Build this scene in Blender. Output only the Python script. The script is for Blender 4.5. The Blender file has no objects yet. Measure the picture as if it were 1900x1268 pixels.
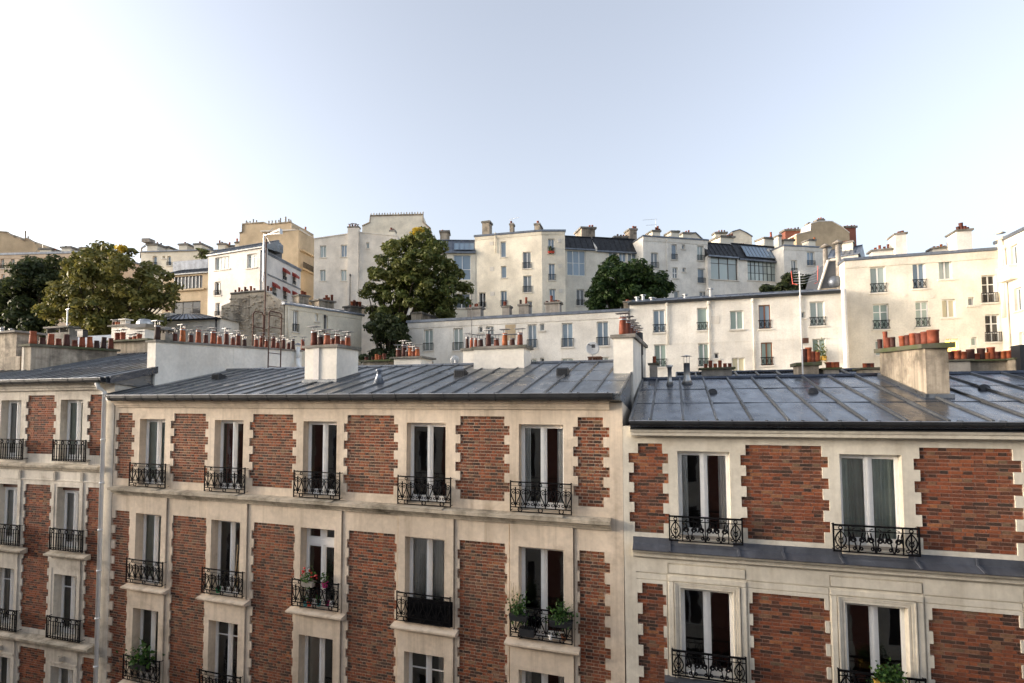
import bpy, math, random
import numpy as np
from mathutils import Vector, Matrix
random.seed(7); RNG = np.random.default_rng(7)
SC = bpy.context.scene
COL = SC.collection
# ------------------------------------------------------------------ camera
FPX, CX, CY, HEAD, PITCH, ROLL = 1000.0, 950.0, 695.0, math.atan(.3), math.atan(.05), .007
EYE = Vector((0, 0, 17.0))
hd = Vector((-math.sin(HEAD), math.cos(HEAD), 0)); rt = Vector((math.cos(HEAD), math.sin(HEAD), 0))
FW = (hd*math.cos(PITCH) + Vector((0, 0, 1))*math.sin(PITCH)).normalized(); up_ = rt.cross(FW)
RC = rt*math.cos(ROLL) - up_*math.sin(ROLL); UC = up_*math.cos(ROLL) + rt*math.sin(ROLL)
cd = bpy.data.cameras.new('camera'); cam = bpy.data.objects.new('camera', cd); COL.objects.link(cam)
cam.matrix_world = Matrix(((RC.x, UC.x, -FW.x, EYE.x), (RC.y, UC.y, -FW.y, EYE.y), (RC.z, UC.z, -FW.z, EYE.z), (0, 0, 0, 1)))
cd.sensor_width = 36; cd.lens = 36*FPX/1900; cd.shift_y = (CY-634)/1900; cd.clip_start = .05; cd.clip_end = 3000
SC.camera = cam
# ------------------------------------------------------------------ sky, sun, exposure
SUN_EL, SUN_AZ = math.radians(4.5), math.radians(-107)      # azimuth from +Y, negative = to the left
w = bpy.data.worlds.new('World'); SC.world = w; w.use_nodes = True
wn = w.node_tree.nodes; bg = wn['Background']
sky = wn.new('ShaderNodeTexSky'); sky.sky_type = 'NISHITA'; sky.sun_disc = False
sky.sun_elevation = SUN_EL; sky.sun_rotation = SUN_AZ
sky.air_density = .8; sky.dust_density = 6.0; sky.ozone_density = 2.5; sky.altitude = 80
hs = wn.new('ShaderNodeHueSaturation'); hs.inputs['Saturation'].default_value = .46; w.node_tree.links.new(sky.outputs[0], hs.inputs['Color'])
mu = wn.new('ShaderNodeMixRGB'); mu.blend_type = 'MULTIPLY'; mu.inputs[0].default_value = 1; mu.inputs[2].default_value = (.97, .925, .875, 1)      # hazy evening air
w.node_tree.links.new(hs.outputs[0], mu.inputs[1]); w.node_tree.links.new(mu.outputs[0], bg.inputs[0]); bg.inputs[1].default_value = .15
sl = bpy.data.lights.new('sun', 'SUN'); sl.energy = .95; sl.angle = math.radians(20); sl.color = (1, .85, .68)
so = bpy.data.objects.new('sun', sl); COL.objects.link(so); so.location = (-60, 20, 60)
sdir = Vector((math.sin(SUN_AZ)*math.cos(SUN_EL), math.cos(SUN_AZ)*math.cos(SUN_EL), math.sin(SUN_EL)))
so.rotation_euler = sdir.to_track_quat('Z', 'Y').to_euler()
SC.view_settings.view_transform = 'Standard'; SC.view_settings.look = 'None'
SC.view_settings.exposure = 2.85; SC.view_settings.gamma = 1; SC.view_settings.use_curve_mapping = False
SC.cycles.max_bounces = 8; SC.cycles.transparent_max_bounces = 16
# ------------------------------------------------------------------ pixel rays -> places
def ray(x, y): return FW + RC*((x-CX)/FPX) + UC*((CY-y)/FPX)
def at(x, y, Y): d = ray(x, y); return EYE + d*(Y/d.y)
def at_depth(x, y, t): return EYE + ray(x, y)*t
class Frame:
    """a vertical facade plane: local x runs along it to the right, y goes into it, z is height"""
    def __init__(s, ox, oy, ang=0, roll=0):
        s.o = Vector((ox, oy, 0)); s.ang = ang
        s.M = Matrix.Translation(s.o) @ Matrix.Rotation(ang, 4, 'Z') @ Matrix.Rotation(roll, 4, 'Y')
        s.I = s.M.inverted()
    def px(s, x, y, d=0.):                      # pixel on the plane local y = d -> (x, z)
        o = s.I @ EYE; r = s.I.to_3x3() @ ray(x, y); t = (d-o.y)/r.y; p = o + r*t; return p.x, p.z
    def side(s, x, y, sx):                      # pixel on the plane local x = sx -> (y, z)
        o = s.I @ EYE; r = s.I.to_3x3() @ ray(x, y); t = (sx-o.x)/r.x; p = o + r*t; return p.y, p.z
    def level(s, x, y, z):                      # pixel on the level z -> (x, y)
        o = s.I @ EYE; r = s.I.to_3x3() @ ray(x, y); t = (z-o.z)/r.z; p = o + r*t; return p.x, p.y
    def slope(s, x, y, d0, z0, k):              # pixel on the roof plane z = z0 + k (d - d0) -> (x, y, z)
        o = s.I @ EYE; r = s.I.to_3x3() @ ray(x, y)
        t = (z0+k*(o.y-d0)-o.z)/(r.z-k*r.y); p = o + r*t; return p.x, p.y, p.z
    def proj(s, x, y, z):
        q = s.M @ Vector((x, y, z)) - EYE; w_ = q.dot(FW); return CX+FPX*q.dot(RC)/w_, CY-FPX*q.dot(UC)/w_, w_
def seg(xa, ya, xb, yb, t):
    """facade frame through two pixels of one level line, the first at camera depth t -> frame, length, level"""
    A = at_depth(xa, ya, t); rb = ray(xb, yb); B = EYE + rb*((A.z-EYE.z)/rb.z)
    f = Frame(A.x, A.y, math.atan2(B.y-A.y, B.x-A.x)); return f, math.hypot(B.x-A.x, B.y-A.y), A.z
def par(xa, ya, xb, Y):
    A = at(xa, ya, Y); B = at(xb, ya, Y); return Frame(A.x, Y), B.x-A.x, A.z
# ------------------------------------------------------------------ mesh collector
class MB:
    def __init__(s): s.v = []; s.f = []
    def quad(s, *p):
        n = len(s.v); s.v += [tuple(q) for q in p]; s.f.append(tuple(range(n, n+len(p))))
    def box(s, x0, x1, y0, y1, z0, z1):
        n = len(s.v)
        s.v += [(x0, y0, z0), (x1, y0, z0), (x1, y1, z0), (x0, y1, z0), (x0, y0, z1), (x1, y0, z1), (x1, y1, z1), (x0, y1, z1)]
        s.f += [(n, n+3, n+2, n+1), (n+4, n+5, n+6, n+7), (n, n+1, n+5, n+4), (n+1, n+2, n+6, n+5), (n+2, n+3, n+7, n+6), (n+3, n, n+4, n+7)]
        return s
    def hexa(s, b, t):                          # four bottom points, four top points (counter-clockwise from above)
        n = len(s.v); s.v += [tuple(p) for p in b] + [tuple(p) for p in t]
        s.f += [(n+3, n+2, n+1, n), (n+4, n+5, n+6, n+7)] + [(n+i, n+(i+1) % 4, n+4+(i+1) % 4, n+4+i) for i in range(4)]
        return s
    def prof(s, x0, x1, pts):                   # a (y, z) outline run along x
        n = len(s.v); m = len(pts)
        s.v += [(x0, p[0], p[1]) for p in pts] + [(x1, p[0], p[1]) for p in pts]
        s.f += [(n+i, n+(i+1) % m, n+m+(i+1) % m, n+m+i) for i in range(m)]
        s.f += [tuple(range(n+m-1, n-1, -1)), tuple(range(n+m, n+2*m))]; return s
    def lathe(s, cx, cy, prof, n=12, close=True):
        b = len(s.v); m = len(prof)
        for r, z in prof:
            for i in range(n):
                a = 2*math.pi*i/n; s.v.append((cx+r*math.cos(a), cy+r*math.sin(a), z))
        for j in range(m-1):
            for i in range(n):
                s.f.append((b+j*n+i, b+j*n+(i+1) % n, b+(j+1)*n+(i+1) % n, b+(j+1)*n+i))
        if close: s.f += [tuple(b+n-1-i for i in range(n)), tuple(b+(m-1)*n+i for i in range(n))]
        return s
    def tube(s, pts, r, n=5, r1=None):
        pts = [Vector(p) for p in pts]; b = len(s.v); m = len(pts); pu = None
        for i, p in enumerate(pts):
            t = (pts[min(i+1, m-1)]-pts[max(i-1, 0)])
            t = t.normalized() if t.length > 1e-9 else Vector((0, 0, 1))
            u = (pu - t*pu.dot(t)) if pu else t.orthogonal()
            u = (u if u.length > 1e-6 else t.orthogonal()).normalized(); pu = u; v = t.cross(u)
            rr = r if r1 is None else r+(r1-r)*i/max(1, m-1)
            for k in range(n):
                a = 2*math.pi*k/n; q = p+u*(rr*math.cos(a))+v*(rr*math.sin(a)); s.v.append(tuple(q))
        for i in range(m-1):
            for k in range(n):
                s.f.append((b+i*n+k, b+i*n+(k+1) % n, b+(i+1)*n+(k+1) % n, b+(i+1)*n+k))
        s.f += [tuple(b+n-1-k for k in range(n)), tuple(b+(m-1)*n+k for k in range(n))]
        return s
    def mesh(s, name, mat, smooth=False):
        v = np.array(s.v, dtype=np.float64); lo, hi = v.min(0), v.max(0)
        c = np.array(((lo[0]+hi[0])/2, (lo[1]+hi[1])/2, lo[2])); v = v-c
        me = bpy.data.meshes.new(name); me.from_pydata(v.tolist(), [], s.f)
        if mat: me.materials.append(mat)
        if smooth: me.polygons.foreach_set('use_smooth', [True]*len(me.polygons))
        return me, Vector(c)
WM = {}
def link(name, data, Mw, parent=None):
    o = bpy.data.objects.new(name, data); COL.objects.link(o)
    if parent is not None:
        o.parent = parent; o.matrix_basis = WM[parent].inverted() @ Mw
    else: o.matrix_basis = Mw
    WM[o] = Mw; return o
def put(name, mb, mat, F=None, parent=None, smooth=False, kind=None):
    me, c = mb.mesh(name, mat, smooth)
    o = link(name, me, (F.M if F else Matrix()) @ Matrix.Translation(c), parent)
    if kind: o['kind'] = kind
    return o
def tag(o, label, cat, group=None, kind=None):
    o['label'] = label; o['category'] = cat
    if group: o['group'] = group
    if kind: o['kind'] = kind
    return o
def thing(name, label, cat, F, x=0, y=0, z=0, group=None):
    return tag(link(name, None, F.M @ Matrix.Translation((x, y, z))), label, cat, group)
W0 = Frame(0, 0)
CACHE = {}
def shared(key, make, mat, smooth=False):
    if key not in CACHE: CACHE[key] = make().mesh(key[0], mat, smooth)
    return CACHE[key]
def put_shared(name, key, make, mat, F, x, y, z, parent, smooth=False, rz=0, tilt=0):
    me, c = shared(key, make, mat, smooth)
    return link(name, me, F.M @ Matrix.Translation((x, y, z)) @ Matrix.Rotation(rz, 4, 'Z') @ Matrix.Rotation(tilt, 4, 'X') @ Matrix.Translation(c), parent)
# ------------------------------------------------------------------ materials
class N:
    def __init__(s, name):
        s.m = bpy.data.materials.new(name); s.m.use_nodes = True; s.t = s.m.node_tree; s.b = s.t.nodes['Principled BSDF']
    def n(s, t, **k):
        q = s.t.nodes.new('ShaderNode'+t)
        for a, b in k.items(): setattr(q, a, b)
        return q
    def l(s, a, b): s.t.links.new(a, b)
    def pos(s, sc=(1, 1, 1)):
        g = s.n('NewGeometry'); mp = s.n('Mapping'); mp.inputs['Scale'].default_value = sc; s.l(g.outputs['Position'], mp.inputs[0]); return mp.outputs[0]
    def noise(s, scale, detail=4, sc=(1, 1, 1), rough=.6):
        q = s.n('TexNoise'); q.inputs['Scale'].default_value = scale; q.inputs['Detail'].default_value = detail
        q.inputs['Roughness'].default_value = rough; s.l(s.pos(sc), q.inputs['Vector']); return q.outputs['Fac']
    def ramp(s, fac, stops, interp='LINEAR'):
        q = s.n('ValToRGB'); q.color_ramp.interpolation = interp; e = q.color_ramp.elements
        while len(e) < len(stops): e.new(.5)
        for i, (p, c) in enumerate(stops):
            e[i].position = p; e[i].color = (c if len(c) == 4 else (*c, 1)) if hasattr(c, '__len__') else (c, c, c, 1)
        s.l(fac, q.inputs[0]); return q.outputs[0]
    def mix(s, fac, a, b, mode='MIX'):
        q = s.n('MixRGB', blend_type=mode)
        for sock, v in zip(q.inputs, (fac, a, b)):
            if hasattr(v, 'is_linked') or hasattr(v, 'links'): s.l(v, sock)
            elif hasattr(v, '__len__'): sock.default_value = (*v, 1) if len(v) == 3 else v
            else: sock.default_value = (v, v, v, 1) if sock.type == 'RGBA' else v
        return q.outputs[0]
    def bump(s, h, strength=.3, dist=.01):
        q = s.n('Bump'); q.inputs['Strength'].default_value = strength; q.inputs['Distance'].default_value = dist
        s.l(h, q.inputs['Height']); s.l(q.outputs[0], s.b.inputs['Normal'])
    def col(s, v):
        if hasattr(v, '__len__'): s.b.inputs['Base Color'].default_value = (*v, 1)
        else: s.l(v, s.b.inputs['Base Color'])
    def set(s, rough=.6, metal=0, spec=.5):
        if hasattr(rough, 'links'): s.l(rough, s.b.inputs['Roughness'])
        else: s.b.inputs['Roughness'].default_value = rough
        s.b.inputs['Metallic'].default_value = metal; s.b.inputs['Specular IOR Level'].default_value = spec; return s.m
def plaster(name, c, dirt=(.25, .2, .15), amount=.5, streak=.5, grain=60, rough=.85, low=.5):
    q = N(name)
    big = q.ramp(q.noise(.55, 5), [(.35, .78), (.65, 1.08)])
    base = q.mix(1, c, big, 'MULTIPLY')
    base = q.mix(1, base, q.ramp(q.noise(9, 5), [(.3, .9), (.7, 1.06)]), 'MULTIPLY')
    st = q.ramp(q.noise(2.2, 6, (1.6, 1.6, .09), .65), [(low, 0), (low+.25, 1)])
    pt = q.ramp(q.noise(1.1, 7, (1, 1, 1.2), .7), [(low+.02, 0), (low+.22, 1)])
    base = q.mix(q.mix(1, st, streak, 'MULTIPLY'), base, dirt)
    base = q.mix(q.mix(1, pt, amount, 'MULTIPLY'), base, dirt)
    q.col(base); q.bump(q.noise(grain, 4), .25, .008); return q.set(rough, 0, .3)
def plain(name, c, rough=.5, metal=0, var=.12, scale=6, spec=.5):
    q = N(name); q.col(q.mix(1, c, q.ramp(q.noise(scale, 5), [(.3, 1-var), (.7, 1+var)]), 'MULTIPLY')); return q.set(rough, metal, spec)
def brick_mat(name, island):
    q = N(name)
    r = q.n('NewGeometry').outputs['Random Per Island'] if island else q.n('ObjectInfo').outputs['Random']
    base = q.ramp(r, [(0, (.045, .032, .026)), (.16, (.075, .038, .027)), (.36, (.17, .056, .03)), (.62, (.25, .072, .034)), (.84, (.32, .10, .043)), (.93, (.19, .125, .075)), (1, (.38, .14, .055))])
    base = q.mix(1, base, q.ramp(q.noise(28, 5), [(.3, .62), (.7, 1.2)]), 'MULTIPLY')
    soot = q.ramp(q.noise(.9, 5), [(.4, 0), (.75, .4)])
    base = q.mix(soot, base, (.12, .075, .05))
    base = q.mix(q.ramp(q.noise(1.7, 7, rough=.72), [(.60, 0), (.70, .35)]), base, (.36, .25, .18))
    base = q.mix(q.ramp(q.noise(.6, 4, (1, 1, .35)), [(.45, 0), (.8, .18)]), base, (.085, .06, .045))
    q.col(base); q.bump(q.noise(120, 3), .5, .004); return q.set(.9, 0, .25)
def zinc(name, c, rough, metal=.75, var=.18, spot=.3):
    q = N(name)
    r = q.ramp(q.n('ObjectInfo').outputs['Random'], [(0, 1-var), (1, 1+var)])
    base = q.mix(1, c, r, 'MULTIPLY')
    base = q.mix(1, base, q.ramp(q.noise(1.3, 6, (2.2, .5, 1)), [(.3, .7), (.7, 1.2)]), 'MULTIPLY')
    base = q.mix(q.ramp(q.noise(5, 8, (1, .4, 1), .75), [(.52, 0), (.7, spot)]), base, tuple(min(1, x*1.9) for x in c))
    q.col(base)
    rg = q.ramp(q.noise(3.5, 7, (1, .5, 1)), [(.3, rough*.7), (.7, min(1, rough*1.6))])
    q.bump(q.noise(2.2, 5, (1, .6, 1)), .55, .025); return q.set(rg, metal)
def terracotta(name):
    q = N(name)
    base = q.ramp(q.n('ObjectInfo').outputs['Random'], [(0, (.05, .025, .02)), (.22, (.12, .035, .024)), (.5, (.24, .06, .03)), (.8, (.38, .095, .038)), (1, (.50, .15, .05))])
    base = q.mix(1, base, q.ramp(q.noise(7, 6), [(.3, .5), (.7, 1.15)]), 'MULTIPLY')
    q.col(base); q.bump(q.noise(60, 3), .2, .004); return q.set(.7, 0, .4)
def glass(name, tint=(.97, .98, .97)):
    q = N(name); t = q.t; t.nodes.remove(q.b)
    tr = q.n('BsdfTransparent'); tr.inputs[0].default_value = (*tint, 1); gl = q.n('BsdfGlossy'); gl.inputs['Roughness'].default_value = .015
    gl.inputs['Color'].default_value = (.95, .97, 1, 1)
    fr = q.n('Fresnel'); fr.inputs[0].default_value = 1.9; mx = q.n('MixShader')
    bp = q.n('Bump'); bp.inputs['Strength'].default_value = .12; bp.inputs['Distance'].default_value = .02; q.l(q.noise(1.5, 2), bp.inputs['Height']); q.l(bp.outputs[0], gl.inputs['Normal'])
    q.l(fr.outputs[0], mx.inputs[0]); q.l(tr.outputs[0], mx.inputs[1]); q.l(gl.outputs[0], mx.inputs[2])
    q.l(mx.outputs[0], t.nodes['Material Output'].inputs[0]); return q.m
def leaf_mat(name, cols, yellow=None):
    q = N(name); base = q.ramp(q.n('NewGeometry').outputs['Random Per Island'], cols)
    base = q.mix(q.ramp(q.noise(.5, 3), [(.45, 0), (.7, .7)]), base, cols[-1][1])
    q.col(base); q.b.inputs['Subsurface Weight'].default_value = 0
    tl = q.n('BsdfTranslucent'); q.l(base, tl.inputs[0]); mx = q.n('MixShader'); mx.inputs[0].default_value = .3
    q.set(.55, 0, .3); q.l(q.b.outputs[0], mx.inputs[1]); q.l(tl.outputs[0], mx.inputs[2]); q.l(mx.outputs[0], q.t.nodes['Material Output'].inputs[0]); return q.m
MT = dict(
    stone_warm=plaster('warm_limestone', (.74, .62, .485), (.22, .16, .10), .45, .55),
    stone_grey=plaster('grey_limestone', (.70, .64, .545), (.16, .12, .08), .55, .6),
    stone_pale=plaster('pale_limestone', (.74, .685, .575), (.30, .24, .16), .35, .4),
    ledge=plaster('mossy_ledge_stone', (.60, .52, .41), (.09, .08, .055), .9, .5, low=.46), batten=zinc('zinc_batten', (.13, .135, .14), .45, .6),
    mortar=plaster('lime_mortar', (.47, .335, .245), (.20, .13, .09), .6, .4),
    mortar_dark=plaster('dark_mortar', (.37, .22, .165), (.12, .075, .055), .6, .4),
    brick=brick_mat('brick_clay', False), bricks=brick_mat('brick_clay_mass', True),
    zinc=zinc('weathered_zinc', (.20, .205, .21), .28, .75, .3, .5), zinc_blue=zinc('blue_grey_zinc', (.09, .103, .13), .2, .8, .2, .4),
    zinc_dark=zinc('dark_gutter_zinc', (.028, .030, .034), .5, .35), zinc_far=zinc('far_zinc', (.17, .19, .225), .4, .6),
    zinc_light=zinc('pale_zinc', (.5, .52, .54), .5, .4),
    lead=zinc('ledge_zinc', (.12, .13, .155), .5, .5),
    iron=plain('black_wrought_iron', (.006, .006, .007), .85, 0, .1, 6, .08), rust=plain('rusty_steel', (.09, .04, .025), .8),
    white=plain('white_window_paint', (.86, .85, .82), .45, 0, .05), brownf=plain('varnished_wood', (.25, .10, .045), .4),
    darkf=plain('dark_painted_frame', (.06, .035, .03), .5), blackf=plain('black_painted_frame', (.02, .022, .026), .5),
    shutter=plain('brown_roller_box', (.13, .055, .035), .6),
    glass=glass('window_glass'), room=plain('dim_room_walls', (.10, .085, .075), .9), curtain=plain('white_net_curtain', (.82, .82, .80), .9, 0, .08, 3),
    curtain_green=plain('sage_green_curtain', (.66, .72, .66), .9, 0, .1, 3), curtain_red=plain('dark_red_curtain', (.25, .06, .05), .9),
    blind=plain('pale_roller_blind', (.76, .78, .74), .85, 0, .06, 3),
    terracotta=terracotta('terracotta'), cap=plain('galvanised_cap', (.30, .30, .31), .5, .6), slab=plaster('chimney_slab', (.30, .27, .24), (.05, .055, .035), .8, .2, low=.42),
    moss=plaster('mossy_slab', (.13, .12, .09), (.06, .08, .02), .8, .1, low=.4),
    stack_white=plaster('white_stack_render', (.86, .81, .72), (.55, .49, .41), .25, .25), stack_dirty=plaster('stained_stack_render', (.52, .44, .34), (.13, .11, .085), .95, .8, low=.42),
    stack_grey=plaster('grey_stack_render', (.42, .38, .33), (.16, .14, .12), .8, .6, low=.45),
    cream=plaster('cream_render', (.86, .785, .64), (.62, .53, .40), .15, .2), white_r=plaster('white_render', (.84, .80, .725), (.60, .53, .43), .22, .3),
    ivory=plaster('ivory_render', (.78, .73, .63), (.55, .47, .36), .18, .25), tan=plaster('tan_render', (.52, .41, .275), (.36, .27, .17), .25, .3),
    pinkw=plaster('pale_pink_render', (.83, .785, .73), (.62, .55, .48), .15, .2), greyw=plaster('greyish_render', (.76, .71, .63), (.52, .46, .38), .25, .3),
    orange=plaster('ochre_render', (.62, .47, .29), (.46, .32, .18), .25, .3), pinkt=plaster('peach_render', (.74, .58, .43), (.55, .42, .3), .3, .3),
    rubble=plaster('rubble_wall_fill', (.58, .50, .39), (.20, .15, .11), .8, .3, 18, low=.46), slate=plain('dark_slates', (.07, .075, .085), .6),
    bark=plain('bark', (.06, .045, .03), .9, 0, .3), asphalt=plain('asphalt', (.05, .05, .052), .9), paving=plain('paving', (.25, .235, .21), .85),
    earth=plain('hill_earth', (.24, .22, .18), .95), clay_red=plain('red_awning_cloth', (.30, .045, .03), .8), yellow=plain('yellow_planter', (.62, .36, .06), .6),
    steel=plain('flue_steel', (.42, .42, .42), .35, .8), black=plain('black_flue', (.014, .015, .018), .5), dish=plain('dish_grey', (.55, .56, .56), .5),
    red=plain('red_plastic', (.6, .06, .03), .5), petal=plain('geranium_petals', (.55, .02, .02), .6), green=plain('green_pot', (.03, .25, .10), .5),
    magenta=plain('magenta_pot', (.45, .02, .16), .5), teal=plain('teal_pot', (.04, .26, .28), .5), brickred=plain('brick_red_stack', (.27, .10, .065), .9),
)
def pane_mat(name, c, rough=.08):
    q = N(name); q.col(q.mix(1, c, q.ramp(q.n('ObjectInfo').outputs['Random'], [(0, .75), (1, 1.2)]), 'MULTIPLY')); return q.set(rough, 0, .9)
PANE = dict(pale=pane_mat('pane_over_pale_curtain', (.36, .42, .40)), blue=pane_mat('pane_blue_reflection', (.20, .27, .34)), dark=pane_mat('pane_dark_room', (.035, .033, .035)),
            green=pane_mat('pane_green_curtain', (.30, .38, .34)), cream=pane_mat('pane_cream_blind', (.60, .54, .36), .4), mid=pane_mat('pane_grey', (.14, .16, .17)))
q = N('lit_window'); q.col((.8, .5, .1)); q.b.inputs['Emission Color'].default_value = (1, .55, .08, 1); q.b.inputs['Emission Strength'].default_value = 1.0; PANE['lit'] = q.set(.3)
LEAF = dict(
    olive=leaf_mat('leaves_olive', [(0, (.075, .09, .02)), (.5, (.145, .145, .035)), (1, (.24, .21, .06))]),
    dark=leaf_mat('leaves_dark', [(0, (.022, .036, .015)), (.5, (.045, .062, .024)), (1, (.075, .09, .03))]),
    mid=leaf_mat('leaves_mid', [(0, (.055, .085, .02)), (.5, (.115, .14, .035)), (1, (.20, .20, .06))]),
    deep=leaf_mat('leaves_deep', [(0, (.018, .042, .012)), (.5, (.04, .08, .02)), (1, (.08, .12, .03))]),
    gold=leaf_mat('leaves_gold', [(0, (.35, .24, .02)), (1, (.55, .40, .04))]),
    pot=leaf_mat('leaves_potted', [(0, (.02, .06, .012)), (.5, (.04, .10, .02)), (1, (.08, .15, .03))]))
def quad_(s, F, pxs, d):
    """flat polygon through pixels of the facade plane, 4 cm thick"""
    p = [F.px(x, y) for x, y in pxs]; n = len(s.v); m = len(p)
    s.v += [(x, d, z) for x, z in p]+[(x, d+.04, z) for x, z in p]
    s.f += [tuple(range(n+m-1, n-1, -1)), tuple(range(n+m, n+2*m))]+[(n+i, n+(i+1) % m, n+m+(i+1) % m, n+m+i) for i in range(m)]; return s
MB.quad_ = quad_
# ------------------------------------------------------------------ facade pieces
def facade(x0, x1, z0, z1, rects, thick=.3):
    """wall face at y=0; rects = (xa, xb, za, zb, depth, kind): kind 's' solid at that depth, 'h' hole with reveals that deep"""
    xs = sorted({x0, x1, *(min(max(v, x0), x1) for r in rects for v in r[:2])}); zs = sorted({z0, z1, *(min(max(v, z0), z1) for r in rects for v in r[2:4])})
    nx, nz = len(xs)-1, len(zs)-1; D = np.zeros((nz, nx)); H = np.zeros((nz, nx), bool)
    for r in rects:
        i0, i1 = np.searchsorted(xs, [max(r[0], x0)-1e-6, min(r[1], x1)-1e-6]); j0, j1 = np.searchsorted(zs, [max(r[2], z0)-1e-6, min(r[3], z1)-1e-6])
        D[j0:j1, i0:i1] = r[4]; H[j0:j1, i0:i1] = (r[5] == 'h')
    mb = MB()
    for j in range(nz):
        i = 0
        while i < nx:
            k = i
            while k+1 < nx and D[j, k+1] == D[j, i] and H[j, k+1] == H[j, i]: k += 1
            if not H[j, i]:
                d = D[j, i]; mb.quad((xs[i], d, zs[j]), (xs[k+1], d, zs[j]), (xs[k+1], d, zs[j+1]), (xs[i], d, zs[j+1]))
            i = k+1
        for i in range(nx-1):
            a, b = D[j, i], D[j, i+1]
            if a != b: mb.quad((xs[i+1], a, zs[j]), (xs[i+1], b, zs[j]), (xs[i+1], b, zs[j+1]), (xs[i+1], a, zs[j+1]))
    for j in range(nz-1):
        i = 0
        while i < nx:
            k = i
            while k+1 < nx and D[j, k+1] == D[j, i] and D[j+1, k+1] == D[j+1, i]: k += 1
            a, b = D[j, i], D[j+1, i]
            if a != b: mb.quad((xs[i], a, zs[j+1]), (xs[k+1], a, zs[j+1]), (xs[k+1], b, zs[j+1]), (xs[i], b, zs[j+1]))
            i = k+1
    return mb
def bands(nar, wide, ztop, zbot, course, first=None, n=3):
    """toothed brick panel as a stack of bands, n courses each, narrow first from the top"""
    out = []; z = ztop; k = 0
    while z > zbot+.01:
        e = max(zbot, z-n*course); x = (first if (k == 0 and first) else nar) if k % 2 == 0 else wide
        out.append((x[0], x[1], e, z)); z = e; k += 1
    return out
def brick_rects(bds, course, S, Hd, j):
    ztop = bds[0][3]; zbot = bds[-1][2]; out = []; k = 0; z = ztop; x0 = min(b[0] for b in bds)-2.
    while z-course > zbot-.02:
        zc = z-course/2; b = next(b for b in bds if b[2] <= zc <= b[3]+1e-6); P = S+Hd+2*j
        x = x0+(P*.5 if k % 2 else 0)+random.uniform(-.008, .008); s = True
        while x < b[1]:
            wd = S if s else Hd; a, e = max(x, b[0]+j*.5), min(x+wd+random.uniform(-.006, .006), b[1]-j*.5)
            if e-a > .03: out.append((a, e, z-course+j*.5, z-j*.5))
            x += wd+j; s = not s
        z -= course; k += 1
    return out
def brickwork(F, bld, panels, course, S, Hd, j, mortar, depth=.035, keep=300):
    R = []
    for bds in panels:
        pan = MB()
        for b in bds: pan.quad((b[0], depth, b[2]), (b[1], depth, b[2]), (b[1], depth, b[3]), (b[0], depth, b[3]))
        po = put('brick_panel', pan, MT[mortar], F, bld); R += [r+(po,) for r in brick_rects(bds, course, S, Hd, j)]
    def size(r):
        x, y, _ = F.proj((r[0]+r[1])/2, 0, (r[2]+r[3])/2)
        if not (4 < x < 1896 and 0 < y < 1264): return 0
        a = F.proj(r[0], 0, r[2]); b = F.proj(r[1], 0, r[3]); return abs((a[0]-b[0])*(a[1]-b[1]))
    R.sort(key=size, reverse=True); rest = MB()
    for i, r in enumerate(R):
        y0 = depth-.009+random.uniform(-.004, .003)
        if i < keep:
            wq = round(r[1]-r[0], 2); hq = round(r[3]-r[2], 3)
            me, c = shared(('brick', wq, hq), lambda: MB().box(0, wq, 0, .03, 0, hq), MT['brick'])
            link('brick', me, F.M @ Matrix.Translation(Vector((r[0], y0, r[2]))) @ Matrix.Rotation(random.gauss(0, .006), 4, 'Y') @ Matrix.Translation(c), r[4])
        else: rest.box(r[0], r[1], y0, y0+.03, r[2], r[3])
    if rest.v: put('brickwork', rest, MT['bricks'], F, bld, kind='stuff')
def curtain_mesh(x0, x1, z0, z1, y, waves=9, amp=.025):
    mb = MB(); n = waves*4; p = [(x0+(x1-x0)*i/n, y+amp*math.sin(i*math.pi/2+i*.37)) for i in range(n+1)]
    for (a, ya), (b, yb) in zip(p, p[1:]): mb.quad((a, ya, z0), (b, yb, z0), (b, yb, z1), (a, ya, z1))
    return mb
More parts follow.
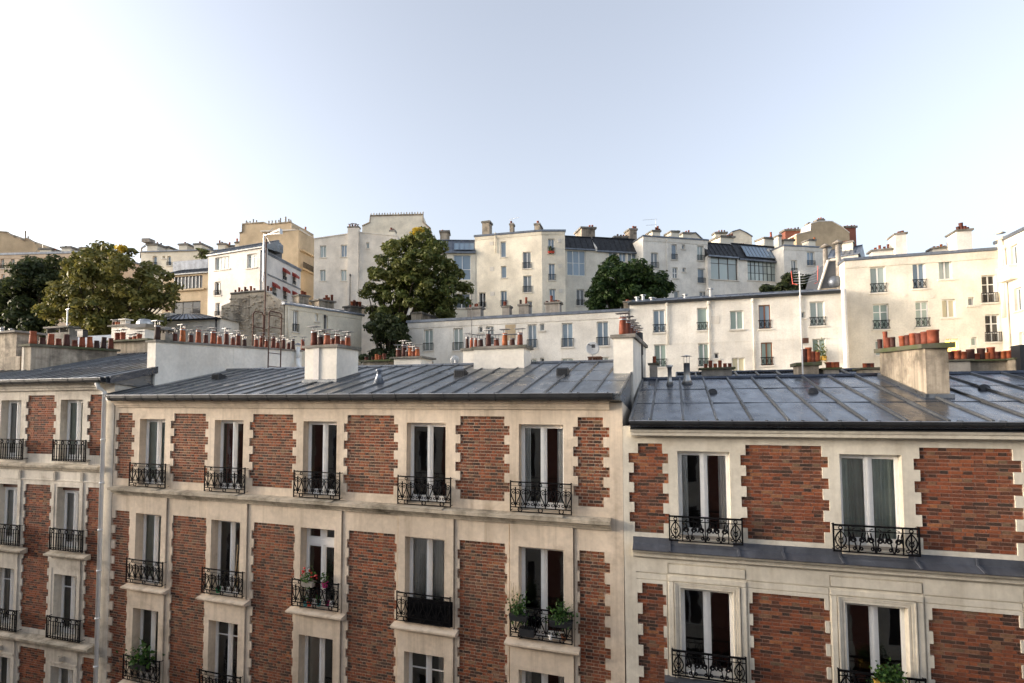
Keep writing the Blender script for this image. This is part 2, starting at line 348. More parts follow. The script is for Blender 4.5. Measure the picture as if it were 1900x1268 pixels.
def near_window(F, bld, x0, x1, z0, z1, dep=.2, frame='white', look='dark', bar=None, box=0, fx=.05, rails=0, top=0.):
    """french window set dep behind the wall face: frame, two leaves, panes, curtain and the room behind"""
    m = MB(); a, b = x0, x1; zt = z1-box; y = dep; xm = (a+b)/2; zs = zt
    m.box(a, a+fx, y, y+.07, z0, zt); m.box(b-fx, b, y, y+.07, z0, zt); m.box(a+fx, b-fx, y, y+.07, zt-fx, zt); m.box(a+fx, b-fx, y, y+.07, z0, z0+.05)
    if top:
        m.box(a+fx, b-fx, y-.015, y+.06, zt-top-.07, zt-top+.07); zs = zt-top-.07
        m.box(xm-.05, xm+.05, y+.002, y+.06, zt-top+.07, zt-fx)
        for u, v in ((a+fx, xm-.05), (xm+.05, b-fx)):
            m.box(u, u+.05, y+.01, y+.05, zt-top+.07, zt-fx); m.box(v-.05, v, y+.01, y+.05, zt-top+.07, zt-fx); m.box(u+.05, v-.05, y+.01, y+.05, zt-top+.07, zt-top+.13)
    else: zs = zt-fx
    m.box(xm-.052, xm+.052, y-.012, y+.05, z0+.05, zs)
    m.box(xm-.018, xm+.018, y-.026, y-.012, z0+.05, zs)
    for u, v in ((a+fx, xm-.052), (xm+.052, b-fx)):
        for c_, d_ in ((u, u+.035), (v-.012, v)): m.box(c_, d_, y+.01, y+.045, z0+.05, zs)
        m.box(u+.035, v-.012, y+.01, y+.045, zs-.05, zs); m.box(u+.035, v-.012, y+.01, y+.045, z0+.05, z0+.17)
        if bar:
            for f in bar: m.box(u+.035, v-.012, y+.012, y+.04, z0+(zs-z0)*f-.014, z0+(zs-z0)*f+.014)
    wo = put('window', m, MT[frame], F, bld)
    for u, v in ((a+fx+.03, xm-.06), (xm+.06, b-fx-.03)):
        g = MB(); g.quad((u, y+.028, z0+.1), (v, y+.028, z0+.1), (v, y+.028, zs-.02), (u, y+.028, zs-.02)); put('pane', g, MT['glass'], F, wo)
        if top: g = MB(); g.quad((u, y+.028, zt-top), (v, y+.028, zt-top), (v, y+.028, zt-.02), (u, y+.028, zt-.02)); put('pane', g, MT['glass'], F, wo)
    if box: put('roller_box', MB().box(x0, x1, y-.06, y+.07, zt, z1), MT['shutter'], F, wo)
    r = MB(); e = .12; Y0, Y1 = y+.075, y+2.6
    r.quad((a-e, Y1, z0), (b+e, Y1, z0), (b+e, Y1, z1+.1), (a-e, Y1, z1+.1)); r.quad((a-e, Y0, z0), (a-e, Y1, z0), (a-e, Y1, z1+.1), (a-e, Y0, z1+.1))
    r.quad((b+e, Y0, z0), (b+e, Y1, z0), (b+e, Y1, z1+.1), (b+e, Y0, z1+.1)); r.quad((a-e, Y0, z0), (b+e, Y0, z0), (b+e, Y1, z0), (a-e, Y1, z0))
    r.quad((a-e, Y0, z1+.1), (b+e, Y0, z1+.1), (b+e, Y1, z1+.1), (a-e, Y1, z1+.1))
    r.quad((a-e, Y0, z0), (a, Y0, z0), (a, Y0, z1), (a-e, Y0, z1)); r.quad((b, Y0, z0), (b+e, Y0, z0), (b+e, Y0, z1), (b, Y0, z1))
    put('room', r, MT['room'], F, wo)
    cy = y+.10; L_ = b-a
    sets = {'dark': [], 'sheer': [(0, 1, 'curtain')], 'left': [(0, .25, 'curtain')], 'right': [(.72, 1, 'curtain')], 'both': [(0, .2, 'curtain'), (.8, 1, 'curtain')],
            'green': [(0, .72, 'curtain_green')], 'greenall': [(0, 1, 'curtain_green')], 'red': [(.12, .36, 'curtain_red')], 'split': [(0, .42, 'curtain'), (.52, 1, 'curtain')],
            'blind': [(0, 1, 'blind')], 'half': [(0, .45, 'blind')]}[look]
    for f0, f1, mt in sets:
        c = MB()
        if mt == 'blind': c.quad((a+L_*f0, cy, z0), (a+L_*f1, cy, z0), (a+L_*f1, cy, zt), (a+L_*f0, cy, zt))
        else: c = curtain_mesh(a+L_*f0, a+L_*f1, z0+.03, zt, cy, max(3, int((f1-f0)*14)))
        put('blind' if mt == 'blind' else 'curtain', c, MT[mt], F, wo, smooth=True)
    return wo
# ------------------------------------------------------------------ railings
def arc(cx, cz, r, a0, a1, n=8, r1=None): return [(cx+(r+((r1 if r1 is not None else r)-r)*i/n)*math.cos(a0+(a1-a0)*i/n), 0, cz+(r+((r1 if r1 is not None else r)-r)*i/n)*math.sin(a0+(a1-a0)*i/n)) for i in range(n+1)]
def returns(mb, W, zz, proj, r):
    for x in (.02, W-.02):
        for z in zz: mb.tube([(x, 0, z), (x, proj, z)], r, 4)
def rail_heart(W=1.43, Hh=.685, proj=.13):
    m = MB(); pi = math.pi; b = .105; t = Hh-.10
    m.box(0, W, -.014, .014, Hh-.025, Hh); m.box(.01, W-.01, -.006, .006, t-.004, t+.004); m.box(.01, W-.01, -.010, .010, b-.010, b+.010); m.box(.01, W-.01, -.009, .009, 0, .018)
    for x in (.012, W-.012): m.box(x-.012, x+.012, -.012, .012, 0, Hh+.02)
    for f in (1/6, .5, 5/6):
        m.tube(arc(W*f, (t+Hh-.025)/2, .034, 0, 2*pi, 10), .0116, 4); m.tube(arc(W*f, .060, .048, 0, 2*pi, 12), .0135, 4)
    n = 6; h = t-b; wd = (W-.03)/n
    for i in range(n):
        cx = .015+wd*(i+.5)
        m.tube([(cx, 0, b), (cx, 0, t-.03)], .0155, 4)
        for s in (-1, 1):
            r = wd*.25; c_ = [(s*wd*.24+s*r*math.cos(a), b+h*.70+r*1.15*math.sin(a)) for a in np.linspace(pi*.95, -pi*.12, 8)]
            low = [(s*wd*.40, b+h*.50), (s*wd*.20, b+h*.30), (s*.012, b+h*.10)]
            m.tube([(cx+x, 0, z) for x, z in c_+low], .0126, 4)
            m.tube([(cx+s*wd*.22+s*r*.66*(1-k*.08)*math.cos(pi+k*.85), 0, b+h*.70+r*.66*(1-k*.08)*math.sin(pi+k*.85)) for k in range(8)], .0097, 4)
            r = wd*.17; m.tube([(cx+s*wd*.30+s*r*(1-k*.08)*math.cos(2.4+k*.8), 0, b+h*.17+r*(1-k*.08)*math.sin(2.4+k*.8)) for k in range(9)], .0106, 4)
    returns(m, W, (.03, Hh-.02), proj, .009); return m
def rail_baluster(W=1.4, Hh=.66, proj=.16):
    m = MB(); pi = math.pi
    m.box(0, W, -.016, .016, Hh-.03, Hh); m.box(.01, W-.01, -.008, .008, Hh-.155, Hh-.14); m.box(.01, W-.01, -.01, .01, .05, .07); m.box(.01, W-.01, -.01, .01, 0, .02)
    for x in (.014, W-.014): m.box(x-.014, x+.014, -.014, .014, 0, Hh+.015)
    for i in range(5): m.tube(arc(W*(i+.5)/5, Hh-.087, .05, 0, 2*pi, 10), .0155, 4)
    n = 13
    for i in range(n):
        x = .03+(W-.06)*(i+.5)/n; m.box(x-.010, x+.010, -.010, .010, .05, Hh-.14)
        m.lathe(x, 0, [(.008, Hh-.30), (.024, Hh-.27), (.008, Hh-.235)], 5); m.lathe(x, 0, [(.008, .10), (.022, .135), (.008, .17)], 5)
        m.tube([(x-.03, 0, .02), (x, 0, .055), (x+.03, 0, .02)], .0135, 3)
    returns(m, W, (.03, Hh-.02), proj, .01); return m
def rail_scroll(W=1.43, Hh=.52, proj=.14, inner=3):
    m = MB(); pi = math.pi
    m.box(0, W, -.018, .018, Hh-.032, Hh); m.box(.01, W-.01, -.008, .008, Hh-.115, Hh-.10); m.box(.01, W-.01, -.012, .012, 0, .022)
    e = W*.19
    for x in (.014, W-.014, e, W-e, W*.5): m.box(x-.010, x+.010, -.010, .010, 0, Hh-.03)
    for x in (.014, W-.014): m.box(x-.014, x+.014, -.014, .014, 0, Hh+.02)
    h = Hh-.12
    for cx, wd in ((e/2, e), (W-e/2, e)):
        m.tube(arc(cx, Hh-.066, .032, 0, 2*pi, 10), .0116, 4)
        for s in (-1, 1):
            m.tube([(cx+s*wd*.34*math.sin(k*pi/8), 0, .04+h*.86*k/8+.02) for k in range(9)], .0155, 4)
            m.tube([(cx+s*wd*.24+s*wd*.15*(1-k*.08)*math.cos(2.4+k*.8), 0, .09+wd*.15*(1-k*.08)*math.sin(2.4+k*.8)) for k in range(9)], .0116, 4)
            m.tube([(cx, 0, h*.35), (cx+s*wd*.14, 0, h*.5), (cx+s*wd*.10, 0, h*.62)], .0116, 4); m.tube([(cx, 0, h*.55), (cx+s*wd*.18, 0, h*.72)], .0097, 4)
        m.tube([(cx, 0, .03), (cx, 0, h*.95)], .0155, 4)
    k_ = 2*inner; wd = (W-2*e)/k_
    for i in range(k_):
        cx = e+wd*(i+.5); s = 1 if i % 2 else -1
        r = min(wd*.40, h*.30)
        m.tube([(cx+s*r*(1-k*.055)*math.cos(-.4+k*.75), 0, h*.60+r*(1-k*.055)*math.sin(-.4+k*.75)) for k in range(14)], .0155, 4)
        r2 = r*.62; m.tube([(cx-s*wd*.15+s*r2*(1-k*.07)*math.cos(2.6-k*.75), 0, h*.2+r2*(1-k*.07)*math.sin(2.6-k*.75)) for k in range(11)], .0135, 4)
        m.tube([(cx-s*wd*.45, 0, .02), (cx-s*wd*.2, 0, h*.45), (cx+s*wd*.05, 0, h*.95)], .0135, 4); m.tube([(cx+s*wd*.42, 0, h*.98), (cx+s*wd*.3, 0, h*.80), (cx+s*wd*.45, 0, h*.5)], .0116, 4)
        m.tube([(cx, 0, h), (cx+s*.02, 0, h+.035), (cx-s*.03, 0, h+.055)], .0097, 4)
    returns(m, W, (.03, Hh-.02), proj, .01); return m
def railing(F, bld, kind, x0, x1, z, proj):
    fn = {'heart': rail_heart, 'baluster': rail_baluster, 'scroll': rail_scroll}[kind]; wd = round(x1-x0, 2)
    put_shared('balcony_railing', ('rail_'+kind, wd), lambda: fn(W=wd, proj=proj), MT['iron'], F, x0, -proj, z, bld)
# ------------------------------------------------------------------ zinc roofs
def zinc_roof(F, bld, x0, x1, d0, d1, z0, k, bay, rows, mat='zinc', name='roof', drop=1.2, deck=None, sheets=True, back=None, seam=.04, first=0.):
    """sloping deck from the eave (d0, z0) up to d1, with zinc sheets laid between battens"""
    zz = lambda d: z0+k*(d-d0)
    m = MB(); b = back if back is not None else d1+(d1-d0)*.8
    m.prof(x0, x1, [(d0, z0-.02), (d1, zz(d1)-.02), (b, zz(d1)-k*(b-d1)-.02), (b, z0-drop), (d0, z0-.12)])
    roof = put(name, m, MT[deck or mat], F, bld)
    ds = [d0+(d1-d0)*i/rows for i in range(rows+1)]; n = max(1, round((x1-x0-first)/bay)); bw = (x1-x0-first)/n; xs = [x0]+([x0+first] if first else [])+[x0+first+bw*i for i in range(1, n+1)]
    if sheets:
        for xa, xb in zip(xs, xs[1:]):
            for da, db in zip(ds, ds[1:]):
                s = MB(); j = [random.uniform(0, .010) for _ in range(4)]; g = .02
                P = lambda x, d, h: (x, d, zz(d)+h)
                s.hexa([P(xa+g, da, -.015), P(xb-g, da, -.015), P(xb-g, db, -.015), P(xa+g, db, -.015)], [P(xa+g, da, .014+j[0]), P(xb-g, da, .014+j[1]), P(xb-g, db-.004, .004+j[2]), P(xa+g, db-.004, .004+j[3])])
                put('zinc_sheet', s, MT[mat], F, roof)
    for x in xs:
        s = MB(); h = seam*1.25; wd = seam*.62
        s.hexa([(x-wd, d0-.03, zz(d0-.03)), (x+wd, d0-.03, zz(d0-.03)), (x+wd, d1, zz(d1)), (x-wd, d1, zz(d1))], [(x-wd*.7, d0-.03, zz(d0-.03)+h), (x+wd*.7, d0-.03, zz(d0-.03)+h), (x+wd*.7, d1, zz(d1)+h), (x-wd*.7, d1, zz(d1)+h)])
        for d in ds[1:-1]: s.hexa([(x-wd*1.15, d-.03, zz(d-.03)), (x+wd*1.15, d-.03, zz(d-.03)), (x+wd*1.15, d+.02, zz(d+.02)), (x-wd*1.15, d+.02, zz(d+.02))], [(x-wd*.85, d-.03, zz(d-.03)+h+.006), (x+wd*.85, d-.03, zz(d-.03)+h+.006), (x+wd*.85, d+.02, zz(d+.02)+h+.006), (x-wd*.85, d+.02, zz(d+.02)+h+.006)])
        put('batten', s, MT['batten' if mat in ('zinc', 'zinc_blue') else mat], F, roof)
    zr = zz(d1); put('ridge_cap', MB().prof(x0, x1, [(d1-.10, zr-.0), (d1-.05, zr+seam*1.5), (d1+.10, zr+seam*1.5), (d1+.16, zr-.04)]), MT[mat], F, roof)
    return roof
def gutter(F, bld, x0, x1, d, z, r=.09, mat='zinc_dark', tall=1.):
    m = MB(); out = [(d-r+r*math.cos(a), z+tall*r*math.sin(a)) for a in np.linspace(math.pi, 2*math.pi, 7)]; inn = [(d-r+(r-.012)*math.cos(a), z+tall*(r-.012)*math.sin(a)) for a in np.linspace(2*math.pi, math.pi, 7)]
    m.prof(x0, x1, out+inn); g = put('gutter', m, MT[mat], F, bld)
    l = MB().tube([(x0, d-2*r, z), (x1, d-2*r, z)], .010, 5); put('gutter_lip', l, MT['steel'], F, g)
    b = MB(); n = int((x1-x0)/.62)
    for i in range(n+1):
        x = x0+.1+(x1-x0-.2)*i/max(1, n); b.prof(x-.012, x+.012, [(d-r+(r+.006)*math.cos(a), z+tall*(r+.006)*math.sin(a)) for a in np.linspace(math.pi, 2*math.pi, 7)]+[(d-.002, z+.02), (d-2*r-.01, z+.02)])
    put('gutter_bracket', b, MT[mat], F, g); return g
# ------------------------------------------------------------------ chimneys and pots
def pot_mesh(h, r, cap, style):
    m = MB(); t = r*(.80 if style != 'straight' else .97)
    m.lathe(0, 0, [(r, 0), (r*.985, h*.3), (t*1.02, h*.86), (t*1.10, h*.88), (t*1.10, h), (t*.88, h), (t*.82, h*.8)], 14, True)
    return m
def cap_mesh(h, r):
    m = MB(); m.lathe(0, 0, [(r*.80, h*.86), (r*.98, h*.86), (r*.98, h*.93), (r*.80, h*.93)], 12)
    for a in (.4, 2.5, 4.6): m.box(r*.8*math.cos(a)-.006, r*.8*math.cos(a)+.006, r*.8*math.sin(a)-.006, r*.8*math.sin(a)+.006, h*.86, h+.115)
    m.hexa([(-r*1.7, -r*1.25, h+.11), (r*1.7, -r*1.25, h+.115), (r*1.7, r*1.25, h+.115), (-r*1.7, r*1.25, h+.11)], [(-r*1.7, -r*1.25, h+.122), (r*1.7, -r*1.25, h+.127), (r*1.7, r*1.25, h+.127), (-r*1.7, r*1.25, h+.122)])
    return m
def cowl_mesh(h, r):
    m = MB(); m.lathe(0, 0, [(r*.8, 0), (r*.8, h*.6)], 10); m.lathe(0, 0, [(r*.95, h*.55), (r*1.15, h*.75), (r*.95, h*.88)], 10)
    for a in (0, 2.1, 4.2): m.box(r*.8*math.cos(a)-.008, r*.8*math.cos(a)+.008, r*.8*math.sin(a)-.008, r*.8*math.sin(a)+.008, h*.85, h*1.02)
    m.lathe(0, 0, [(r*1.5, h), (r*.1, h*1.15)], 12); return m
def pot(F, ch, x, y, z, h, r, style='taper', cap=False, mat='terracotta'):
    h = round(h, 2); r = round(r, 3)
    if style == 'cowl': return put_shared('chimney_cowl', ('cowl', h, r, mat), lambda: cowl_mesh(h, r), MT[mat], F, x, y, z-.01, ch, True)
    put_shared('chimney_pot', ('pot', h, r, style, mat), lambda: pot_mesh(h, r, cap, style), MT[mat], F, x, y, z-.01, ch, True, random.uniform(0, 6), random.gauss(0, .022))
    if cap: put_shared('pot_cap', ('pot_cap', h, r), lambda: cap_mesh(h, r), MT['cap'], F, x, y, z-.01, ch, False, random.uniform(-.3, .3))
def stack(F, bld, x0, x1, y0, y1, zb, zf, zk, mat, slab='slab', over=.07, th=.09, name='chimney', wall=None):
    """chimney stack: near top edge zf, far top edge zk"""
    m = MB(); m.hexa([(x0, y0, zb), (x1, y0, zb), (x1, y1, zb), (x0, y1, zb)], [(x0, y0, zf), (x1, y0, zf), (x1, y1, zk), (x0, y1, zk)])
    ch = put(name, m, MT[mat], F, bld)
    if slab:
        o = over; m = MB(); g = (zk-zf)/max(.01, (y1-y0))
        m.hexa([(x0-o, y0-o, zf-g*o), (x1+o, y0-o, zf-g*o), (x1+o, y1+o, zk+g*o), (x0-o, y1+o, zk+g*o)], [(x0-o, y0-o, zf-g*o+th*.8), (x1+o, y0-o, zf-g*o+th), (x1+o, y1+o, zk+g*o+th), (x0-o, y1+o, zk+g*o+th*.9)])
        put('chimney_slab', m, MT[slab], F, ch)
    return ch
def row_pots(F, ch, zs, d, lst, cap=True, style='taper', mat='terracotta'):
    for px_, top, r in lst:
        x, z = F.px(px_, top, d); w_ = F.proj(x, d, z)[2]; pot(F, ch, x, d, zs, max(.14, z-zs), r*w_/FPX, style, cap, mat)
def far_stack(F, bld, px0, px1, pyb, pyt, d, dep, mat, slab, pots, rp, zb=None, cap=False, style='straight', th=None):
    xa, zt = F.px(px0, pyt, d); xb, _ = F.px(px1, pyt, d); z0_ = F.px(px0, pyb, d)[1] if zb is None else zb
    th = th or (F.px(px0, pyt-3.5, d)[1]-zt)
    ch = stack(F, bld, xa, xb, d, d+dep, z0_-.3, zt, zt, mat, slab, (xb-xa)*.08+.03, th)
    row_pots(F, ch, zt+th, d+dep*.4, [(p, t, rp*1.2) for p, t in pots], cap, style); return ch
# ------------------------------------------------------------------ the street
g = MB(); ys = [-400, -9.5, 13, 22, 30, 36, 42, 50, 60, 75, 100, 160, 900]; hz = [0, 0, 0, 1, 4, 8, 11, 15, 19, 22, 24, 25, 25]
for (ya, za), (yb, zb) in zip(zip(ys, hz), list(zip(ys, hz))[1:]):
    for xa, xb in ((-900, -60), (-60, 60), (60, 900)): g.quad((xa, ya, za-.02), (xb, ya, za-.02), (xb, yb, zb-.02), (xa, yb, zb-.02))
put('terrain', g, MT['earth'], kind='structure')
put('road', MB().box(-90, 90, 2.6, 8.6, -.4, .0), MT['asphalt'], kind='structure')
for a, b in ((-.7, 2.6), (8.6, 12.6)): put('pavement', MB().box(-90, 90, a, b, -.4, .13), MT['paving'], kind='structure')
# the house the picture is taken from: shades the street and shows in the panes opposite
FO = Frame(26, -.55, math.pi)
ob = thing('apartment_house', 'brick and stone house on the near side of the street behind the viewpoint', 'building', FO)
rc = []; wins = []
for i in range(48):
    for j in range(6):
        x = 1.2+2.65*i; z = 1.2+3.05*j; rc.append((x, x+1.05, z, z+2.05, .2, 'h')); wins.append((x, z))
    rc.append((1.2+2.65*i+1.45, 1.2+2.65*i+2.25, .5, 16.2, .03, 'h'))
fm = facade(0, 128, 0, 18.3, rc); fm.box(-.2, 128.2, -.25, .0, 16.3, 16.6); fm.quad((0, 0, 18.3), (128, 0, 18.3), (128, 9, 21.0), (0, 9, 21.0)); fm.quad((0, 9, 0), (128, 9, 0), (128, 9, 21.0), (0, 9, 21.0))
fm.quad((0, 0, 0), (0, 9, 0), (0, 9, 21.0), (0, 0, 18.3)); fm.quad((128, 0, 0), (128, 9, 0), (128, 9, 21.0), (128, 0, 18.3))
put('wall', fm, MT['stone_pale'], FO, ob)
bp = MB(); gp = MB(); fp = MB()
for i in range(48): bp.quad(*[(1.2+2.65*i+1.45+dx*.8, .03, z) for dx, z in ((0, .5), (1, .5), (1, 16.2), (0, 16.2))])
for x, z in wins: gp.quad((x, .17, z), (x+1.05, .17, z), (x+1.05, .17, z+2.05), (x, .17, z+2.05)); fp.box(x, x+.07, .12, .16, z, z+2.05); fp.box(x+.98, x+1.05, .12, .16, z, z+2.05); fp.box(x+.46, x+.58, .12, .16, z, z+2.05)
put('brick_panel', bp, MT['brickred'], FO, ob, kind='stuff'); put('window_pane', gp, PANE['dark'], FO, ob, kind='stuff'); put('window_frame', fp, MT['white'], FO, ob, kind='stuff')

# ------------------------------------------------------------------ middle brick house
FM_ = Frame(-16.395, 12.28, math.atan2(-.33, 15.2), .0068)
M = thing('brick_house', 'brick house with cream quoins and heart-scroll balconies in the middle of the row', 'building', FM_, group='brick houses of the street row')
OP = [(1.01, 2.005), (3.865, 4.878), (6.87, 7.909), (9.94, 10.994), (12.84, 13.891)]
BAY = [(.76, 2.206), (3.693, 5.112), (6.676, 8.126), (9.735, 11.239), (12.618, 14.114)]
P1 = [((.131, .699), (.025, .806)), ((2.354, 3.533), (2.228, 3.635)), ((5.21, 6.535), (5.094, 6.651)), ((8.23, 9.586), (8.126, 9.701)), ((11.376, 12.491), (11.252, 12.617)), ((14.214, 14.781), (14.11, 14.915))]
P2 = [((.128, .701), (-.02, .745)), ((2.414, 3.645), (2.373, 3.684)), ((5.312, 6.632), (5.239, 6.666)), ((8.314, 9.646), (8.258, 9.691)), ((11.369, 12.509), (11.313, 12.561)), ((14.234, 14.789), (14.186, 14.905))]
C1 = 1.965/27; C2 = .0755
pan = [bands(a, b, 16.735, 14.77, C1) for a, b in P1] + [bands(a, b, 13.81, 8.0, C2) for a, b in P2]
rc = []
for a, b in BAY: rc.append((a, b, 0, 14.30, -.035, 's'))
for a, b in BAY:
    for e in (a, b): rc.append((e-.014, e+.014, 0, 14.30, .045, 's'))
for bd in pan:
    for b in bd: rc.append((b[0], b[1], b[2], b[3], .035, 'h'))
rows = [(14.60, 16.56), (11.72, 13.79), (8.95, 11.05), (6.1, 8.3), (3.2, 5.4)]
for zb, zt in rows:
    for a, b in OP: rc.append((a, b, zb, zt, .23, 'h'))
m = facade(-.02, 15.2, 0, 17.06, rc)
for x in (-.02, 15.2): m.quad((x, 0, 0), (x, 8, 0), (x, 8, 17.3), (x, 4.1, 18.17), (x, 0, 17.2))
m.quad((-.02, 8, 0), (15.2, 8, 0), (15.2, 8, 17.3), (-.02, 8, 17.3))
put('wall', m, MT['stone_warm'], FM_, M)
put('cornice', MB().prof(.06, 14.93, [(0, 16.905), (-.05, 16.905), (-.07, 16.96), (-.10, 16.965), (-.12, 17.03), (-.19, 17.05), (-.2, 17.105), (0, 17.12)]), MT['stone_warm'], FM_, M)
put('ledge', MB().prof(.1, 14.95, [(0, 14.30), (-.06, 14.30), (-.08, 14.36), (-.13, 14.37), (-.16, 14.43), (-.25, 14.45), (-.26, 14.525), (0, 14.56)]), MT['ledge'], FM_, M)
for (a, b), (z0_, z1_) in [(o, r) for r in ((11.60, 11.68), (8.85, 8.93)) for o in OP]:
    put('window_sill', MB().prof(a-.29, b+.36, [(0, z0_), (-.16, z0_), (-.19, z0_+.035), (-.22, z0_+.04), (-.225, z1_), (0, z1_+.045)]), MT['stone_warm'], FM_, M)
for i, (a, b) in enumerate(OP): put('threshold', MB().prof(a-.02, b+.02, [(.2, 14.562), (-.26, 14.53), (-.265, 14.545), (.2, 14.62)]), MT['ledge'], FM_, M)
brickwork(FM_, M, pan, C1, .168, .082, .019, 'mortar', keep=300)
LK = [['greenall', 'red', 'dark', 'dark', 'both'], ['greenall', 'dark', 'dark', 'sheer', 'dark'], ['dark', 'right', 'half', 'right', 'both'], ['dark', 'sheer', 'dark', 'dark', 'dark'], ['dark', 'dark', 'dark', 'dark', 'dark']]
for j, (zb, zt) in enumerate(rows[:4]):
    for i, (a, b) in enumerate(OP):
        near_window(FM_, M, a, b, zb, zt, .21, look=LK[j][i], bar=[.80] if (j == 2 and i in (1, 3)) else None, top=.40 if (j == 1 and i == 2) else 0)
for i, (a, b) in enumerate(OP):
    cx = (a+b)/2+.02
    railing(FM_, M, 'heart', cx-.715, cx+.715, 14.585, .13)
    for z in (11.80, 9.04): railing(FM_, M, 'heart', cx-.715, cx+.715, z, .13)
MK, MD0, MZ0, MD1 = .23, -.30, 17.235, 4.1
zinc_roof(FM_, M, -.02, 15.2, MD0, MD1, MZ0, MK, .56, 3, 'zinc', back=8)
gutter(FM_, M, .25, 15.05, -.30, 17.265, tall=1.75)
put('verge_flashing', MB().prof(-.02, .0, [(-.3, 17.2), (4.1, 18.2), (4.1, 18.3), (-.3, 17.32)]), MT['zinc_dark'], FM_, M)
# left party wall with its long row of pots
def zt_(F, x, y, d): return F.px(x, y, d)[1]
mz = MZ0
ch = stack(FM_, M, -.30, .06, 1.18, 8.2, 16.9, 19.02, 19.30, 'stack_white', over=.05, th=.075, name='party_wall')
put('wall_patch', MB().prof(.06, .068, [(4.35, 18.22), (8.19, 17.4), (8.19, 19.27), (4.35, 19.13)]), MT['white_r'], FM_, ch)
LMP = [(292.5, 602, 5.2), (324.5, 616, 4.8), (339.5, 609, 4.9), (354.5, 619, 4.5), (368.7, 612, 4.7), (382, 619, 4.3), (395.5, 614.5, 4.5), (407.7, 623, 4.2), (420.5, 615.5, 4.3), (432.4, 625.5, 4), (442.6, 619, 4.2), (453.7, 628, 3.9), (4128.2, 621, 4), (475.8, 628, 3.7), (485.6, 623.5, 3.9), (495, 630, 3.6), (507, 624.5, 3.8), (515.6, 633, 3.5), (526.3, 628, 3.7), (535.4, 635, 3.4), (544, 629.5, 3.6), (562.4, 630, 3.5)]
def side_pots(F, ch, sx, za, zb, ya, yb, lst, cap, base=.075, style='taper', mat='terracotta'):
    for px_, top, r in lst:
        y, z = F.side(px_, top, sx); zb_ = za+(zb-za)*(y-ya)/(yb-ya)+base; w_ = F.proj(sx, y, z)[2]
        pot(F, ch, sx, y, zb_, max(.15, z-zb_), r*w_/FPX, style, cap, mat)
side_pots(FM_, ch, -.12, 19.02, 19.30, 1.18, 8.2, LMP, True)
y, z = FM_.side(308.7, 626, -.12); v = MB(); v.box(-.24, 0, y-.14, y+.14, 19.1, 19.36)
for dx in (-.2, -.06): v.box(dx, dx+.05, y-.12, y-.05, 19.36, 19.46); v.box(dx, dx+.05, y+.05, y+.12, 19.36, 19.46)
v.lathe(-.12, y, [(.26, 19.46), (.22, 19.52), (.10, 19.58), (.02, 19.6)], 12); put('stone_vent', v, MT['slab'], FM_, ch)
y, z = FM_.side(553, 640, .2); f = MB(); f.tube([(.2, y, 19.30+.18), (.2, y, 18.95)], .085, 10); f.tube([(.2, y, 18.95), (.22, y-.02, 18.8), (.34, y-.1, 18.62), (.55, y-.2, 18.45), (.75, y-.25, 18.15)], .09, 10)
put('flue_elbow', f, MT['white'], FM_, M, True); put('flue_hood', MB().lathe(.2, y, [(.17, 19.56), (.02, 19.66)], 10).box(.19, .21, y-.01, y+.01, 19.4, 18.3), MT['cap'], FM_, M)
# chimneys standing on the roof
xa, _ = FM_.px(565, 712, 1.42); xb, _ = FM_.px(624, 710, 1.42); zt = FM_.px(600, 645.5, 1.42)[1]
ch = stack(FM_, M, xa, xb, 1.42, 2.5, 17.3, zt, zt, 'stack_white'); put('pilaster', MB().box(xa+.33, xa+.52, 1.38, 1.43, 17.5, zt-.002), MT['pinkw'], FM_, ch)
put('lead_apron', MB().hexa([(xa-.05, 1.34, 17.57), (xb+.05, 1.34, 17.57), (xb+.05, 2.55, 17.85), (xa-.05, 2.55, 17.85)], [(xa-.05, 1.36, 17.72), (xb+.05, 1.36, 17.72), (xb+.05, 2.55, 17.99), (xa-.05, 2.55, 17.99)]), MT['zinc'], FM_, ch)
row_pots(FM_, ch, zt+.09, 1.62, [(582.9, 613.5, 5.9), (607, 619, 6.2), (594.7, 622, 5.6)]); row_pots(FM_, ch, zt+.09, 2.05, [(617.6, 627, 4.6), (626.3, 620.5, 5.2), (636, 630, 4.6)]); row_pots(FM_, ch, zt+.09, 2.35, [(645.6, 623, 5.2)])
xa, _ = FM_.px(879, 680, 3.2); xb, _ = FM_.px(972, 680, 3.2); zt = FM_.px(930, 647, 3.2)[1]
ch = stack(FM_, M, xa, xb, 3.2, 3.95, 17.6, zt, zt, 'stack_white', 'slab'); row_pots(FM_, ch, zt+.09, 3.5, [(891.8, 628.5, 5.2), (906.4, 619.5, 5.2), (921.4, 628, 5.2), (936.8, 618, 5.4), (950.6, 627.5, 5.3), (964.8, 617, 5.4)])
xc, _ = FM_.px(859, 660, 4.3); xd, _ = FM_.px(880, 660, 4.3); z2 = FM_.px(868, 651, 4.3)[1]
ch = stack(FM_, M, xc, xd, 4.3, 5.0, 17.6, z2, z2, 'white_r'); row_pots(FM_, ch, z2+.09, 4.6, [(867, 625, 3.4), (874.5, 627, 3.2), (883, 627, 3.2)], True)
ch = far_stack(FM_, M, 731, 781, 684, 666, 5.6, .9, 'stack_white', 'slab', [(739.5, 646), (749.5, 638.5), (756.5, 650), (762, 642), (768, 649), (774.5, 645)], 3.9, cap=True, style='taper')
far_stack(FM_, M, 674, 721, 684, 672, 6.0, .5, 'stack_dirty', 'moss', [(680, 664), (692, 662), (699, 657), (704.5, 659), (713.5, 656)], 2.6)
xa, _ = FM_.px(1138.5, 690, 2.1); zt = FM_.px(1157, 627, 2.1)[1]; zk = FM_.side(1199, 647.5, 15.25)[1]
ch = stack(FM_, M, xa, 15.25, 2.1, 6.65, 16.6, zt, zk, 'stack_white', 'slab', th=.1, name='party_wall')
